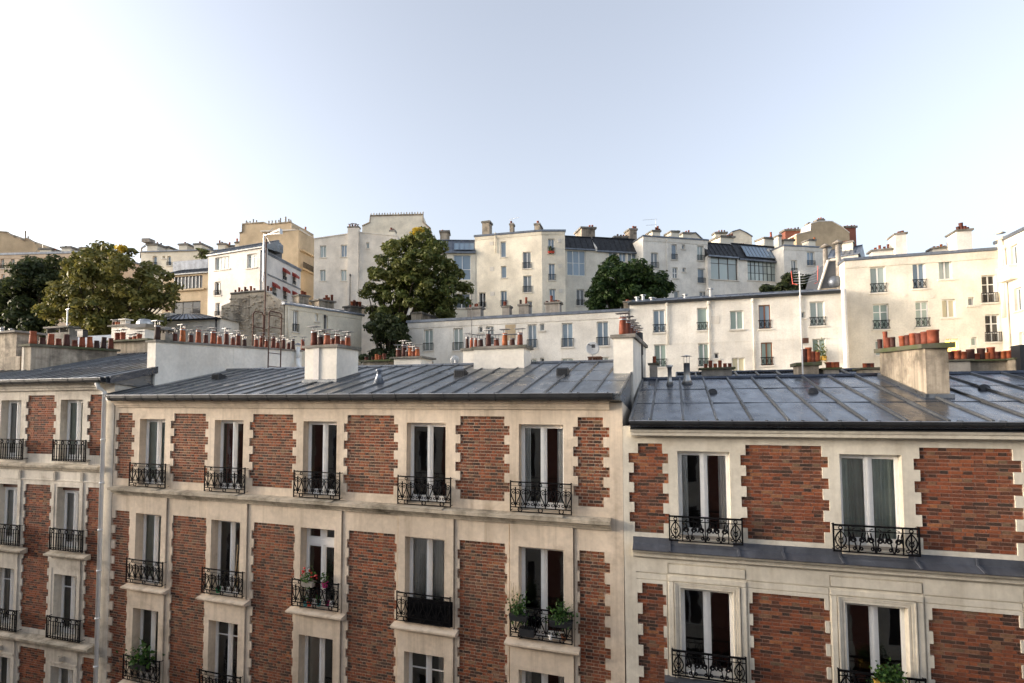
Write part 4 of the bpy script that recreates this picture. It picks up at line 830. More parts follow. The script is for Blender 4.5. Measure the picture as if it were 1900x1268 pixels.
xa, za = F1.px(1549, 524, 3.6); put('flue_fan', MB().lathe(xa, 3.6, [(.1, za-.5), (.45, za-.35), (.55, za), (.45, za+.35), (.1, za+.5)], 10).tube([(xa, 3.6, za-.3), (xa+.6, 3.6, za-.6), (xa+.75, 3.6, za+.5)], .25, 8), MT['zinc_far'], F1, B1, True)
# right white house with its wing
F3, L3, z3 = par(1566.5, 485.3, 1852, 45.0)
B3 = house(F3, 'apartment_building', 'tall cream house at the right with a wing turning towards the street', L3, [(0, z3), (L3, z3)], 4, 'ivory', [
    (1615, 1643.8, 495, 543.5, 'pale', 'o'), (1693.8, 1717.3, 488, 536, 'blue', 'o'), (1742, 1766.6, 483.5, 518.5, 'pale', ''), (1822, 1849, 510.5, 562, 'dark', 'r', 2, 3),
    (1620, 1649.6, 564, 611.5, 'green', 'o', 2, [.68]), (1699, 1724, 559, 607.5, 'green', 'o', 2, [.68]), (1748.3, 1773.5, 555.5, 589.5, 'cream', ''), (1796.3, 1807.7, 552, 567.5, 'mid', ''), (1828.5, 1856, 583.5, 635, 'dark', 'r', 2, 3),
    (1754.5, 1780, 629, 668, 'lit', '', 2, [.55]), (1802, 1813.4, 626, 642, 'green', ''), (1624.5, 1640, 632, 660, 'pale', '')], cornice=.55, th=.2, dep=8)
vents(F3, B3, [(1679, 547.5, .12), (1729, 550.5, .13), (1810, 617.5, .16)])
for a in ((1661, 1681.5, 474, 436, 1.5, 1.4, 'white_r', [(1668, 430), (1674, 428.5)], 2.2), (1774.5, 1803, 464, 430, 1.0, 1.4, 'white_r', [(1778, 421), (1783, 414), (1789, 420), (1794, 422)], 2.8), (1618.5, 1656.5, 476, 467, 2, .8, 'white_r', [(1624, 460), (1632, 455.5), (1641, 458), (1648, 453.5)], 1.8), (1730, 1768, 470, 463, 2.5, .7, 'white_r', [(1733, 457.5), (1740, 459), (1746, 453.5), (1752, 456), (1759, 450), (1766, 453)], 1.8)):
    far_stack(F3, B3, a[0], a[1], a[2], a[3], a[4], a[5], a[6], 'slab', a[7], a[8])
# the wing faces left: plane through the inner corner, running towards the street
FWg = Frame(F3.o.x+L3, 45.0, -math.pi/2)
def wz(x, y): return FWg.px(x, y)
def wrect(xl, xr, yt, yb): ym, xm = (yt+yb)/2, (xl+xr)/2; return (FWg.px(xl, ym)[0], FWg.px(xr, ym)[0], FWg.px(xm, yb)[1], FWg.px(xm, yt)[1])
wr = [(1875, 1888, 455, 491, 'mid', 's'), (1882, 1896, 534, 577, 'mid', ''), (1891, 1912, 615, 660, 'blue', ''), (1860, 1865, 470, 488, 'mid', 's'), (1866, 1871, 543, 563, 'mid', 's'), (1872, 1877, 620, 640, 'mid', 's')]
Lw = 16.; zw = wz(1880, 439)[1]; rects = [wrect(*q[:4]) for q in wr]
m = facade(0, Lw, 4, zw, [(*r, .24, 'h') for r in rects]); m.quad((0, 0, zw), (Lw, 0, zw), (Lw, 8, zw), (0, 8, zw)); m.quad((Lw, 0, 4), (Lw, 8, 4), (Lw, 8, zw), (Lw, 0, zw))
put('wing_wall', m, MT['ivory'], FWg, B3); put('wing_roof', MB().box(-.1, Lw+.1, -.2, 6, zw+.003, zw+.2), MT['zinc_far'], FWg, B3)
put('cornice', MB().prof(0, Lw, [(-.002, zw-.55), (-.05, zw-.55), (-.06, zw-.47), (-.1, zw-.12), (-.12, zw-.03), (-.002, zw-.03)]), MT['ivory'], FWg, B3)
for r, q_ in zip(rects, wr): far_window(FWg, B3, r, q_[4], q_[5], nx=2 if r[1]-r[0] > .7 else 1)
xa, za = FWg.px(1856.5, 440, -.2); put('wing_flue', MB().tube([(xa, -.2, za), (xa, -.2, za-5.5)], .16, 8).lathe(xa, -.2, [(.3, za+.25), (.05, za+.4)], 8).lathe(xa, -.2, [(.3, za-.2), (.2, za)], 8), MT['ivory'], FWg, B3, True)
pipe(FWg, B3, 1863, 462, 700, .08, 'ivory'); r = wrect(1866, 1889, 497, 521); put('cabinet', MB().box(r[0], r[1], -.45, 0, r[2], r[3]).box(r[0]-.1, r[1]+.05, -.5, 0, r[3], r[3]+.1), MT['ivory'], FWg, B3)
# slate gable between
Fg, Lg, zg = par(1510, 545, 1570, 46.5)
m = MB(); za, zt = Z(Fg, 1540, 560), Z(Fg, 1540, 484); xa, xb, xc = X(Fg, 1511, 545), X(Fg, 1536, 490), X(Fg, 1568, 490)
m.quad((xa, 0, za), (xc, 0, za), (xc, 0, zt), (xb, 0, zt)); m.quad((xb, 0, zt), (xc, 0, zt), (xc, 6, zt), (xb, 6, zt)); m.quad((xa, 0, za), (xb, 0, zt), (xb, 6, zt), (xa, 6, za)); m.quad((xa, 0, za-12), (xc, 0, za-12), (xc, 0, za), (xa, 0, za))
sg = thing('slate_gable', 'grey slate-hung gable wall beside two tall flues', 'building', Fg, Lg/2, 0, za-12); put('slate_wall', m, MT['slate'], Fg, sg)
put('gable_coping', MB().tube([(xa, -.05, za), (xb, -.05, zt), (xc, -.05, zt)], .10, 5), MT['greyw'], Fg, sg)
# top row: white apartment block with a shallow bend
FA, LA, zA = seg(881, 440.6, 1005, 430.3, 64.)
HB = [0]
CW = [(928.6, 938.8, 448.5, 477.5, 'blue', ''), (929.6, 939.6, 494, 516, 'blue', ''), (929, 940.6, 540, 568, 'blue', 'r'), (970, 985.2, 467.5, 498.5, 'mid', 'r'), (970.6, 986.4, 511.5, 542.5, 'mid', 'r'), (978, 987.5, 559, 584, 'mid', ''), (889, 901, 543, 571, 'dark', 'r')]
CA = house(FA, 'apartment_building', 'cream five-storey apartment block on the skyline with a flat roof and plain windows', LA, [(0, zA), (LA, zA)], 12, 'cream', CW, cornice=.35, th=.22, dep=10)
FB, LB, zB = seg(1005, 430.3, 1048, 430.4, (FA.M @ Vector((LA, 0, zA)) - EYE).dot(FW))
hold = [(1017, 1028.8, 443.3, 470, 'blue', 'r'), (1018.3, 1030, 489.5, 520, 'blue', 'r'), (1019.5, 1031, 536.5, 561, 'blue', '')]
rects = []
for q_ in hold: ym, xm = (q_[2]+q_[3])/2, (q_[0]+q_[1])/2; rects.append((X(FB, q_[0], ym), X(FB, q_[1], ym), Z(FB, xm, q_[3]), Z(FB, xm, q_[2])))
m = facade(0, LB, 12, zA, [(*r, .24, 'h') for r in rects]); m.quad((LB, 0, 12), (LB, 9, 12), (LB, 9, zA), (LB, 0, zA)); m.quad((0, 0, zA), (LB, 0, zA), (LB, 9, zA), (0, 9, zA))
put('wall', m, MT['cream'], FB, CA); put('roof', MB().box(-.05, LB+.1, -.18, 9, zA+.003, zA+.22), MT['zinc_far'], FB, CA); put('cornice', MB().prof(0, LB, [(-.002, zA-.35), (-.05, zA-.35), (-.10, zA-.1), (-.12, zA-.03), (-.002, zA-.03)]), MT['cream'], FB, CA)
for r, q_ in zip(rects, hold): far_window(FB, CA, r, q_[4], q_[5])
vents(FA, CA, [(911.8, 452, .22), (912.6, 499.5, .24), (913.5, 545.5, .26)]); vents(FB, CA, [(1038, 447, .2), (1039, 494, .22), (1040, 540, .22)])
pipe(FA, CA, 919, 436, 470, .05, 'cream')
for a in ((894.5, 908, 437, 414, 2, 1.2, [(898, 410.5), (904, 411)], 1.4), (945.5, 952, 435, 418, 2, .8, [(948.5, 411)], 1.6), (991.5, 1001, 433, 418, 1.5, 2, [(998, 410.5)], 1.8)): far_stack(FA, CA, a[0], a[1], a[2], a[3], a[4], a[5], 'stack_dirty', 'slab', a[6], a[7])
# studio on its left
FS, LS, zS = seg(812, 468.5, 882, 469, 63.6)
CS = house(FS, 'studio_building', 'cream studio house with a tall two-pane window under a skylit mansard', LS, [(0, zS), (LS, zS)], 12, 'cream', [(841.5, 873.8, 473, 519.5, 'blue', 's', 2, [.42]), (841, 872, 545, 572, 'mid', '')], roof=None, dep=9)
def mansard(F, bld, xa, xb, z0, ytop, xm, dd=1.3, bay=.55, sky=None, mat='zinc_dark', top_d=7):
    zt = Z(F, xm, ytop, dd); k = (zt-z0)/(dd+.15)
    zinc_roof(F, bld, xa, xb, -.15, dd, z0+.03, k, bay, 1, mat, name='mansard_roof', drop=.1, seam=.06, sheets=False, back=dd+.3)
    put('flat_roof', MB().box(xa, xb, dd, top_d, zt-.1, zt+.06), MT['zinc_far'], F, bld)
    if sky:
        s0, s1, f0, f1, n = sky; zf = lambda f: z0+.03+k*(f*(dd+.15)); yf = lambda f: -.15+f*(dd+.15); g = MB(); b = MB()
        n_ = Vector((0, -k, 1)).normalized()*.10
        P = lambda x, f, e=1.: (x, yf(f)+n_.y*e, zf(f)+n_.z*e)
        g.quad(P(s0, f0), P(s1, f0), P(s1, f1), P(s0, f1)); sk = put('skylight', g, PANE['blue'], F, bld)
        for i in range(n+1): x = s0+(s1-s0)*i/n; b.tube([P(x, f0, 1.1), P(x, f1, 1.1)], .035, 4)
        for f in (f0, f1): b.tube([P(s0, f, 1.1), P(s1, f, 1.1)], .035, 4)
        put('skylight_frame', b, MT['zinc_far'], F, sk)
    put('eave_board', MB().box(xa, xb, -.25, .05, z0-.12, z0+.05), MT['zinc_far'], F, bld)
mansard(FS, CS, -.1, LS, zS, 447, 850, sky=(X(FS, 842, 468), LS-.15, .12, .72, 4), mat='zinc_far')
far_stack(FS, CS, 816.5, 833, 446, 431, 2.6, 1.5, 'stack_dirty', 'slab', [(821, 427)], 1.5)
# studio pair right of the block
FC, LC, zC = seg(1048, 461.5, 1194, 469, 64.)
CC = house(FC, 'studio_building', 'pair of cream artists\' studios with dark mansards and large pale windows', LC, [(0, zC), (LC, zC)], 12, 'ivory', [(1052.3, 1086.5, 464.5, 511.5, 'blue', 's', 3, [.5]), (1070, 1084.3, 537, 567.5, 'dark', 'r'), (1130, 1145, 468.5, 486, 'blue', ''), (1149, 1162, 469, 486, 'blue', ''), (1165, 1181, 470, 487, 'blue', '')], roof=None, dep=9)
xm_ = X(FC, 1105, 460)
mansard(FC, CC, 0, xm_-.1, zC, 440.5, 1075, bay=.8, mat='zinc_dark'); mansard(FC, CC, xm_+.1, LC, zC-.1, 444, 1150, bay=.7, mat='zinc_dark')
put('parapet', MB().hexa([(xm_-.1, -.3, zC-.2), (xm_+.1, -.3, zC-.2), (xm_+.1, 1.3, zC-.2), (xm_-.1, 1.3, zC-.2)], [(xm_-.1, -.3, zC+.2), (xm_+.1, -.3, zC+.2), (xm_+.1, 1.3, zC+1.6), (xm_-.1, 1.3, zC+1.6)]), MT['greyw'], FC, CC)
for a in ((1079, 1104, 441, 424, 3, 2.5, [(1085, 422.5), (1094, 418.5), (1099, 418)], 1.5), (1168, 1181.5, 446, 427, 3, 1.5, [(1171, 424), (1175, 420), (1179, 420.5)], 1.6), (1141, 1163, 444, 441, 3.5, 1, [(1146, 435), (1152, 436), (1157, 436), (1162, 437)], 1.4)): far_stack(FC, CC, a[0], a[1], a[2], a[3], a[4], a[5], 'stack_dirty', 'slab', a[6], a[7])
# white block with downpipe
FD, LD_, zD = seg(1193, 439.3, 1312.5, 447.3, 64.)
CD = house(FD, 'apartment_building', 'white four-storey block on the skyline with a downpipe between two window columns', LD_, [(0, zD), (LD_, zD)], 12, 'white_r', [
    (1208, 1221.3, 469, 497.5, 'mid', 'r'), (1246.2, 1256.2, 453.5, 482, 'blue', 'r'), (1294, 1306, 456, 483.5, 'pale', 'r'), (1248, 1258, 496.5, 516.5, 'mid', '', 2, 2), (1295, 1308, 498.5, 525.5, 'blue', 'r', 1), (1265.3, 1271, 454, 462.5, 'mid', ''), (1266.3, 1272.5, 497, 505, 'mid', ''), (1251, 1260, 540, 560, 'mid', ''), (1298, 1314, 541.5, 560, 'mid', '')], cornice=.5, th=.16, dep=9)
pipe(FD, CD, 1237, 447, 540, .05, 'white_r')
for a in ((1210.5, 1225, 441, 430, 1.5, 1.6, [(1213, 428), (1217, 422.5), (1220.5, 420), (1223.5, 425)], 1.5), (1245.5, 1260, 444, 431, 2, 1.6, [(1248, 432), (1251, 430.5), (1254, 429), (1257.5, 428)], 1.4), (1267, 1282, 446, 434, 3.5, 1.6, [(1269, 431), (1273, 429), (1278, 427.5)], 1.3)): far_stack(FD, CD, a[0], a[1], a[2], a[3], a[4], a[5], 'cream', 'slab', a[6], a[7])
# two studios with big grid windows
FE, LE, zE = seg(1313, 474.5, 1455, 485.5, 65.2)
CE = house(FE, 'studio_building', 'white studios with two wide dark-framed grid windows and glazed mansards', LE, [(0, zE), (LE, zE)], 12, 'white_r', [(1319, 1369, 477.5, 519.5, 'pale', 'd', 3, [.72]), (1387.3, 1448, 482.5, 522, 'pale', 'k', 8, [.36, .72])], roof=None, dep=9)
xm_ = X(FE, 1370, 478)
mansard(FE, CE, 0, xm_-.1, zE, 453.8, 1340, bay=.62, mat='zinc_dark'); mansard(FE, CE, xm_+.05, LE+.2, zE-.15, 457.5, 1415, bay=.9, sky=(X(FE, 1385, 470), X(FE, 1444, 470), .15, .85, 9), mat='zinc_dark')
for a in ((1337, 1361, 456, 440, 4, 2, [(1341, 440), (1345, 438), (1350, 436.5), (1354, 435), (1358, 434)], 1.5), (1366, 1384, 458, 455.5, 4, 1, [(1367, 452), (1371, 452), (1375, 452), (1379, 452), (1382, 453)], 1.3), (1418, 1435, 459, 443, 4, 1.6, [(1421, 441.5), (1425, 440.5), (1429, 439.5), (1431, 431)], 1.5)): far_stack(FE, CE, a[0], a[1], a[2], a[3], a[4], a[5], 'cream', 'slab', a[6], a[7])
# last white block of the top row
FF, LF, zF = seg(1453.5, 457, 1541, 461.5, 66.5)
CF = house(FF, 'apartment_building', 'narrow white block at the right end of the skyline row with two tall windows', LF, [(0, zF), (LF, zF)], 12, 'white_r', [(1468.6, 1478.7, 483, 507, 'mid', 'r'), (1497.7, 1511.7, 467.5, 493, 'blue', 'r')], cornice=.45, th=.16, dep=8)
for a in ((1455, 1472.5, 458, 447, 2, 1.6, [(1458, 446), (1463, 444), (1467, 442.5), (1471, 441)], 1.4), (1500.5, 1513, 461, 447, 2, 1.2, [(1503, 445), (1507, 443.5), (1511, 441)], 1.4), (1444, 1450, 459, 439, 2, .8, [(1447, 437)], 1.6)): far_stack(FF, CF, a[0], a[1], a[2], a[3], a[4], a[5], 'cream', 'slab', a[6], a[7])
# tan gable far behind, with brick stacks
FG, LG, zG = seg(1478, 450, 1576, 450, 84.)
tp = [(X(FG, x, y), Z(FG, x, y)) for x, y in ((1478, 436), (1504, 430), (1504.5, 416), (1520, 411.5), (1544, 412), (1562, 422), (1576, 433))]
GG = house(FG, 'apartment_building', 'big tan windowless gable rising behind the skyline row between dark brick stacks', tp[-1][0], tp, 14, 'tan', (), roof='greyw', th=.15, ov=.05, dep=8)
for a in ((1457, 1489, 450, 429, 3, 1.2, 'brickred', [(1460, 425), (1463, 424), (1468, 424), (1475, 423), (1481, 422)], 1.1), (1566, 1588, 470, 423, 5, 1, 'brickred', [(1567, 419.5), (1572, 418.5), (1580, 418), (1585, 418)], 1.1), (1499, 1503.5, 440, 417, 1, .8, 'cream', [(1501, 414)], 1.6), (1516, 1529, 413, 410.5, 1, .8, 'tan', [(1519, 405), (1523, 404), (1527, 405)], 1.2)): far_stack(FG, GG, a[0], a[1], a[2], a[3], a[4], a[5], a[6], 'slab', a[7], a[8])
FH, LH, zH = seg(1540, 478, 1592, 470, 60.)
GH = house(FH, 'roof_house', 'small zinc-roofed house with a wide sunlit chimney behind the tall flues', LH, [(0, zH), (LH, zH)], 10, 'greyw', (), roof=None, dep=4)
zinc_roof(FH, GH, -.2, LH+.2, -.2, 2.2, zH, .55, .5, 1, 'zinc_far', drop=1, sheets=False); far_stack(FH, GH, 1562, 1582, 472, 453, 1.2, 1, 'cream', 'slab', [(1563, 451), (1567, 450), (1571, 449.5), (1575, 449), (1579, 448.5)], 1.7)
# cream houses showing between the chimneys in the distance
FI, LI, zI = seg(1283, 450, 1335, 455, 80.)
tp = [(X(FI, x, y), Z(FI, x, y)) for x, y in ((1262, 444), (1280, 434), (1290, 433), (1305, 447), (1336, 450))]; tp = [(x-tp[0][0], z) for x, z in tp]
FI = Frame(*[(FI.M @ Vector((X(FI, 1262, 444), 0, 0)))[i] for i in (0, 1)], FI.ang)
GI = house(FI, 'gabled_house', 'small cream gable with a dark zinc roof behind the white block', tp[-1][0], tp, 14, 'cream', (), dep=7, roof='zinc_far')
FJ, LJ, zJ = seg(1359, 440, 1395, 440, 88.)
tp = [(0, Z(FJ, 1359, 431)), (X(FJ, 1372, 427), Z(FJ, 1372, 427)), (X(FJ, 1385, 433), Z(FJ, 1385, 433)), (LJ, Z(FJ, 1395, 440))]
GJ = house(FJ, 'gabled_house', 'tall cream house end with a stepped roof far behind the grid-window studios', LJ, tp, 16, 'cream', (), dep=7, roof='zinc_far', th=.12)
far_stack(FJ, GJ, 1327, 1348, 452, 434, 0, 1, 'cream', 'slab', [(1330, 430), (1334, 428), (1339, 427), (1344, 427.5)], 1.1)

# ---- left half of the hill
# rubble-ended house with a long cream side
FK, LK2, zK = seg(411, 557, 527, 549, 46.)
tp = [(X(FK, x, y), Z(FK, x, y)) for x, y in ((410.5, 568), (427, 561.5), (428.5, 546), (461, 542.5), (492, 540.5), (527, 561))]
tp[0] = (0, tp[0][1]); LK2 = tp[-1][0]
E1_ = house(FK, 'old_house', 'house with a bare rubble end wall and a long cream side below the big aerial', LK2, tp, 10, 'rubble', (), roof=None, dep=.5)
put('plaster_patch', MB().quad_(FK, [(433, 556), (463, 553), (463, 596), (461, 605), (432, 603)], -.03), MT['stack_dirty'], FK, E1_)
nb = MB()
for i in range(260):
    x, z = random.uniform(.1, LK2-.1), random.uniform(Z(FK, 470, 620), Z(FK, 470, 548)); s = random.uniform(.06, .17)
    if z < np.interp(x, [p[0] for p in tp], [p[1] for p in tp])-.2: nb.lathe(x, 0, [(s*.5, z-s*.5), (s, z-s*.1), (s*.9, z+s*.2), (s*.3, z+s*.5)], 6)
put('rubble_stones', nb, MT['rubble'], FK, E1_, kind='stuff')
put('wall_coping', MB().tube([(tp[2][0], -.03, tp[2][1]+.03), (tp[3][0], -.03, tp[3][1]+.03), (tp[4][0], -.03, tp[4][1]+.03)], .09, 5), MT['slab'], FK, E1_)
row_pots(FK, E1_, tp[3][1]+.05, .25, [(437, 538, 1.8), (444, 533.5, 1.9), (449, 538, 1.7), (455, 532.5, 2), (459, 537, 1.8), (466, 531, 2), (472, 535, 1.9), (497, 531, 2), (503, 534, 2.4)], False, 'straight')
c0 = FK.M @ Vector((LK2, 0, 0)); tC = (Vector((c0.x, c0.y, at_depth(531, 565, 46).z))-EYE).dot(FW)
FKs, LKs, zKs = seg(529, 563.5, 671, 584.5, tC)
rects = []; WK = [(544, 553.5, 575.5, 616, 'mid', 'r'), (585, 590.5, 582.5, 596.5, 'mid', ''), (601.3, 608.3, 586, 613, 'mid', '')]
for q_ in WK: ym, xm = (q_[2]+q_[3])/2, (q_[0]+q_[1])/2; rects.append((X(FKs, q_[0], ym), X(FKs, q_[1], ym), Z(FKs, xm, q_[3]), Z(FKs, xm, q_[2])))
m = facade(0, LKs, 8, zKs, [(*r, .24, 'h') for r in rects]); m.quad((LKs, 0, 8), (LKs, 7, 8), (LKs, 7, zKs), (LKs, 0, zKs))
put('side_wall', m, MT['cream'], FKs, E1_)
for r, q_ in zip(rects, WK): far_window(FKs, E1_, r, q_[4], q_[5], nx=2)
put('cornice', MB().prof(0, LKs, [(-.002, zKs-.45), (-.05, zKs-.45), (-.06, zKs-.37), (-.12, zKs-.05), (-.002, zKs-.04)]), MT['cream'], FKs, E1_)
zinc_roof(FKs, E1_, -.15, LKs+.2, -.22, 2.6, zKs+.02, .22, .9, 1, 'zinc_far', back=6, drop=.3, sheets=False)
pipe(FKs, E1_, 535.5, 566, 640, .05, 'cream'); pipe(FKs, E1_, 603, 590, 640, .05, 'blackf')
far_stack(FKs, E1_, 592, 620, 582, 558, 2.2, 1.2, 'stack_dirty', 'slab', [(602, 553), (606, 548), (610, 552), (616, 547.5)], 2); far_stack(FKs, E1_, 555, 573, 566, 549, 4, 1, 'stack_dirty', 'slab', [(561, 540), (566, 542)], 2.2); far_stack(FKs, E1_, 650, 671, 585, 570, 2.4, 1, 'stack_grey', 'slab', [(653, 559.5), (657, 557), (662, 560), (668, 560)], 1.9)
# white shed
FW2, LW2, zW2 = seg(301, 595, 408, 591, 44.)
SH = house(FW2, 'white_outbuilding', 'small white outbuilding with a shallow zinc hip roof below the studio windows', LW2, [(0, zW2), (LW2, zW2)], 10, 'white_r', (), roof=None, dep=5)
ze = Z(FW2, 365, 582, 2.2); m = MB(); xa, xb = X(FW2, 325, 583, 2.2), X(FW2, 369, 583, 2.2)
m.quad((-.2, -.2, zW2), (LW2+.2, -.2, zW2), (xb, 2.2, ze), (xa, 2.2, ze)); m.quad((LW2+.2, -.2, zW2), (LW2+.2, 5.2, zW2), (xb, 2.4, ze)); m.quad((-.2, -.2, zW2), (xa, 2.2, ze), (-.2, 5.2, zW2)); m.quad((-.2, -.2, zW2-.1), (LW2+.2, -.2, zW2-.1), (LW2+.2, -.2, zW2), (-.2, -.2, zW2))
rf = put('roof', m, MT['zinc_far'], FW2, SH); b = MB()
for i in range(1, 12): f = i/12; b.tube([(-.2+(LW2+.4)*f, -.22, zW2+.03), (xa+(xb-xa)*f, 2.2, ze+.03)], .035, 4)
put('batten', b, MT['zinc_dark'], FW2, rf)
put('roof_lip', MB().box(-.25, LW2+.25, -.24, -.19, zW2-.12, zW2+.02), MT['zinc_dark'], FW2, SH); pipe(FW2, SH, 401, 594, 640, .05, 'blackf')
far_stack(FW2, SH, 299, 304, 593, 582, 1, .5, 'white_r', None, [], 1); far_stack(FW2, SH, 304.5, 315, 593, 580.5, 1.2, .8, 'stack_white', None, [(310, 567)], 2)
# studio with bead curtain windows
FN, LN, zN = seg(302, 511, 388, 504.5, 55.)
ST = house(FN, 'studio_building', 'tan studio house with two wide glazed bands beside the big spreading tree', LN, [(0, zN), (LN, zN)], 10, 'tan', [(322, 375.5, 512.5, 536, 'dark', 'ks', 8, 1), (318, 372, 559.5, 584, 'dark', 'ks', 3, [.5])], roof=None, dep=8)
zinc_roof(FN, ST, 0, LN, -.2, 2.2, zN, .42, .45, 1, 'zinc', name='roof', drop=.2, sheets=False, back=3)
put('upper_wall', MB().box(X(FN, 321, 490, 2.2), LN, 2.2, 5, zN+.9, Z(FN, 350, 483.5, 2.2)), MT['zinc_far'], FN, ST); put('sill_beam', MB().box(X(FN, 320, 538), X(FN, 382, 538), -.25, 0, Z(FN, 350, 540), Z(FN, 350, 537)), MT['tan'], FN, ST)
for i in range(8): x = X(FN, 324+6.6*i, 522); put('hanging_strip', MB().box(x-.035, x+.035, -.02, .03, Z(FN, 350, 535.5), Z(FN, 350, 513.5)), MT['curtain'], FN, ST)
# white house with red awnings
FP, LP, zP = seg(387, 474.5, 490.5, 458, 53.)
WH = house(FP, 'apartment_building', 'white house with red awnings on its side and a striped zinc lean-to roof', LP, [(0, zP), (LP, zP)], 10, 'pinkw', [(399, 426.5, 476.5, 500.5, 'pale', '', 4, 1), (458, 476.3, 471, 497.5, 'pale', '', 2, [.74]), (398, 409.7, 523, 548.3, 'dark', 'r'), (399.5, 408, 562, 586.5, 'mid', 'r')], roof=None, dep=.4)
zinc_roof(FP, WH, -.1, LP+.05, -.2, 1.6, zP+.02, .55, .55, 1, 'zinc', drop=.1, sheets=False, back=2.2)
FQ, LQ, zQ = seg(490.5, 467, 558, 502.5, (FP.M @ Vector((LP, 0, zP))-EYE).dot(FW))
ww = [(473.5, 481, 516, 521, 0), (473.5, 480, 503, 521, 1), (542.5, 547, 513, 529, 1), (505, 510, 537, 560, 1), (525, 530, 535, 553, 1), (544, 548, 541, 560, 1)]
ww = [(525, 531, 503.5, 520, 1), (543, 548, 512, 528, 1), (506, 512, 530.5, 552, 1), (525.5, 531, 538.5, 556, 1), (543.5, 548, 546, 560, 1)]
rects = []
for q_ in ww: ym, xm = (q_[2]+q_[3])/2, (q_[0]+q_[1])/2; rects.append((X(FQ, q_[0], ym), X(FQ, q_[1], ym), Z(FQ, xm, q_[3]), Z(FQ, xm, q_[2])))
m = facade(0, LQ, 10, zQ, [(*r, .24, 'h') for r in rects]); m.quad((LQ, 0, 10), (LQ, .4, 10), (LQ, .4, zQ), (LQ, 0, zQ)); m.quad((0, .4, 10), (LQ, .4, 10), (LQ, .4, zQ), (0, .4, zQ)); put('side_wall', m, MT['pinkw'], FQ, WH)
for r in rects:
    far_window(FQ, WH, r, 'mid', 'r', nx=1); a, b, z0_, z1_ = r; a, b = (a+b)/2-.42, (a+b)/2+.42
    put('awning', MB().hexa([(a, -.4, z1_-.30), (b, -.4, z1_-.30), (b, 0, z1_-.1), (a, 0, z1_-.1)], [(a, -.4, z1_-.05), (b, -.4, z1_-.05), (b, 0, z1_+.3), (a, 0, z1_+.3)]), MT['clay_red'], FQ, WH)
for y in (467, 505): zz = Z(FQ, 495, y); put('string_course', MB().box(0, LQ, -.06, 0, zz-.25, zz-.13), MT['zinc_far'], FQ, WH)
zp = Z(FQ, 504, 452); za = Z(FQ, 525, 461)
put('slate_parapet', MB().quad_(FQ, [(491, 458), (504, 452), (525, 461.5), (525, 487), (491, 469)], .1), MT['slate'], FQ, WH); put('side_roof', MB().box(0, LQ, -.1, .4, zQ+.003, zQ+.15), MT['zinc_far'], FQ, WH)
# tall tan house behind it
FT, LT, zT = seg(444.5, 434, 554, 426, 82.)
tp = [(X(FT, x, y), Z(FT, x, y)) for x, y in ((444.5, 433), (449.8, 431), (450, 416.5), (489, 413.5), (498, 417), (541, 412.5), (541.2, 424), (554, 426.5))]; tp[0] = (0, tp[0][1])
TT = house(FT, 'apartment_building', 'tall tan house with a blank gable and ochre balconied side rising behind the awnings', tp[-1][0], tp, 12, 'tan', (), roof=None, dep=6)
put('gable_coping', MB().tube([(x, -.02, z+.03) for x, z in tp], .12, 5), MT['stack_dirty'], FT, TT)
row_pots(FT, TT, tp[3][1], 1.2, [(457, 409.5, 1.2), (460, 412, 1.0), (464, 410.5, 1.2), (470, 407, 1.2), (476, 409, 1.2)], False, 'straight', 'stack_grey'); row_pots(FT, TT, tp[5][1]-.1, 1.2, [(499, 410, 1.2), (505, 409.5, 1.2), (511.5, 409, 1.2), (517.5, 408.5, 1.1), (520.5, 405, 1.2), (530, 402.5, 1.5), (536, 406.5, 1.3), (539.5, 408, 1.1)], False, 'straight', 'stack_grey')
FU, LU, zU = seg(554, 427.5, 581.5, 445, (FT.M @ Vector((tp[-1][0], 0, 0))-EYE).to_2d().length and (Vector(((FT.M @ Vector((tp[-1][0], 0, tp[-1][1]))).x, (FT.M @ Vector((tp[-1][0], 0, tp[-1][1]))).y, tp[-1][1]))-EYE).dot(FW))
ww = [(564, 569, 444, 460, 1), (577, 581, 453, 468, 1), (565, 570, 475, 492, 1), (577.5, 581.5, 482, 498, 1), (566, 572, 508, 527, 1)]
rects = []
for q_ in ww: ym, xm = (q_[2]+q_[3])/2, (q_[0]+q_[1])/2; rects.append((X(FU, q_[0], ym), X(FU, q_[1], ym), Z(FU, xm, q_[3]), Z(FU, xm, q_[2])))
m = facade(0, LU, 12, zU, [(*r, .24, 'h') for r in rects]); m.quad((LU, 0, 12), (LU, 6, 12), (LU, 6, zU), (LU, 0, zU)); put('side_wall', m, MT['orange'], FU, TT)
for r in rects: far_window(FU, TT, r, 'mid', 'rs', nx=2)
for y in (463, 497): zz = Z(FU, 556, y); put('balcony_slab', MB().box(.4, LU, -.6, 0, zz-.25, zz), MT['orange'], FU, TT)
me, c = rail_small(LU-.6, .9, False).mesh('balcony_railing', MT['iron']); link('balcony_railing', me, FU.M @ Matrix.Translation((.5, -.55, Z(FU, 556, 497))) @ Matrix.Translation(c), TT)
put('side_roof', MB().box(0, LU, -.25, 6, zU+.003, zU+.2), MT['greyw'], FU, TT); far_stack(FU, TT, 563, 572, 432, 428, 1.5, 1, 'cream', 'slab', [(560, 424), (567, 421.5)], 1.3)
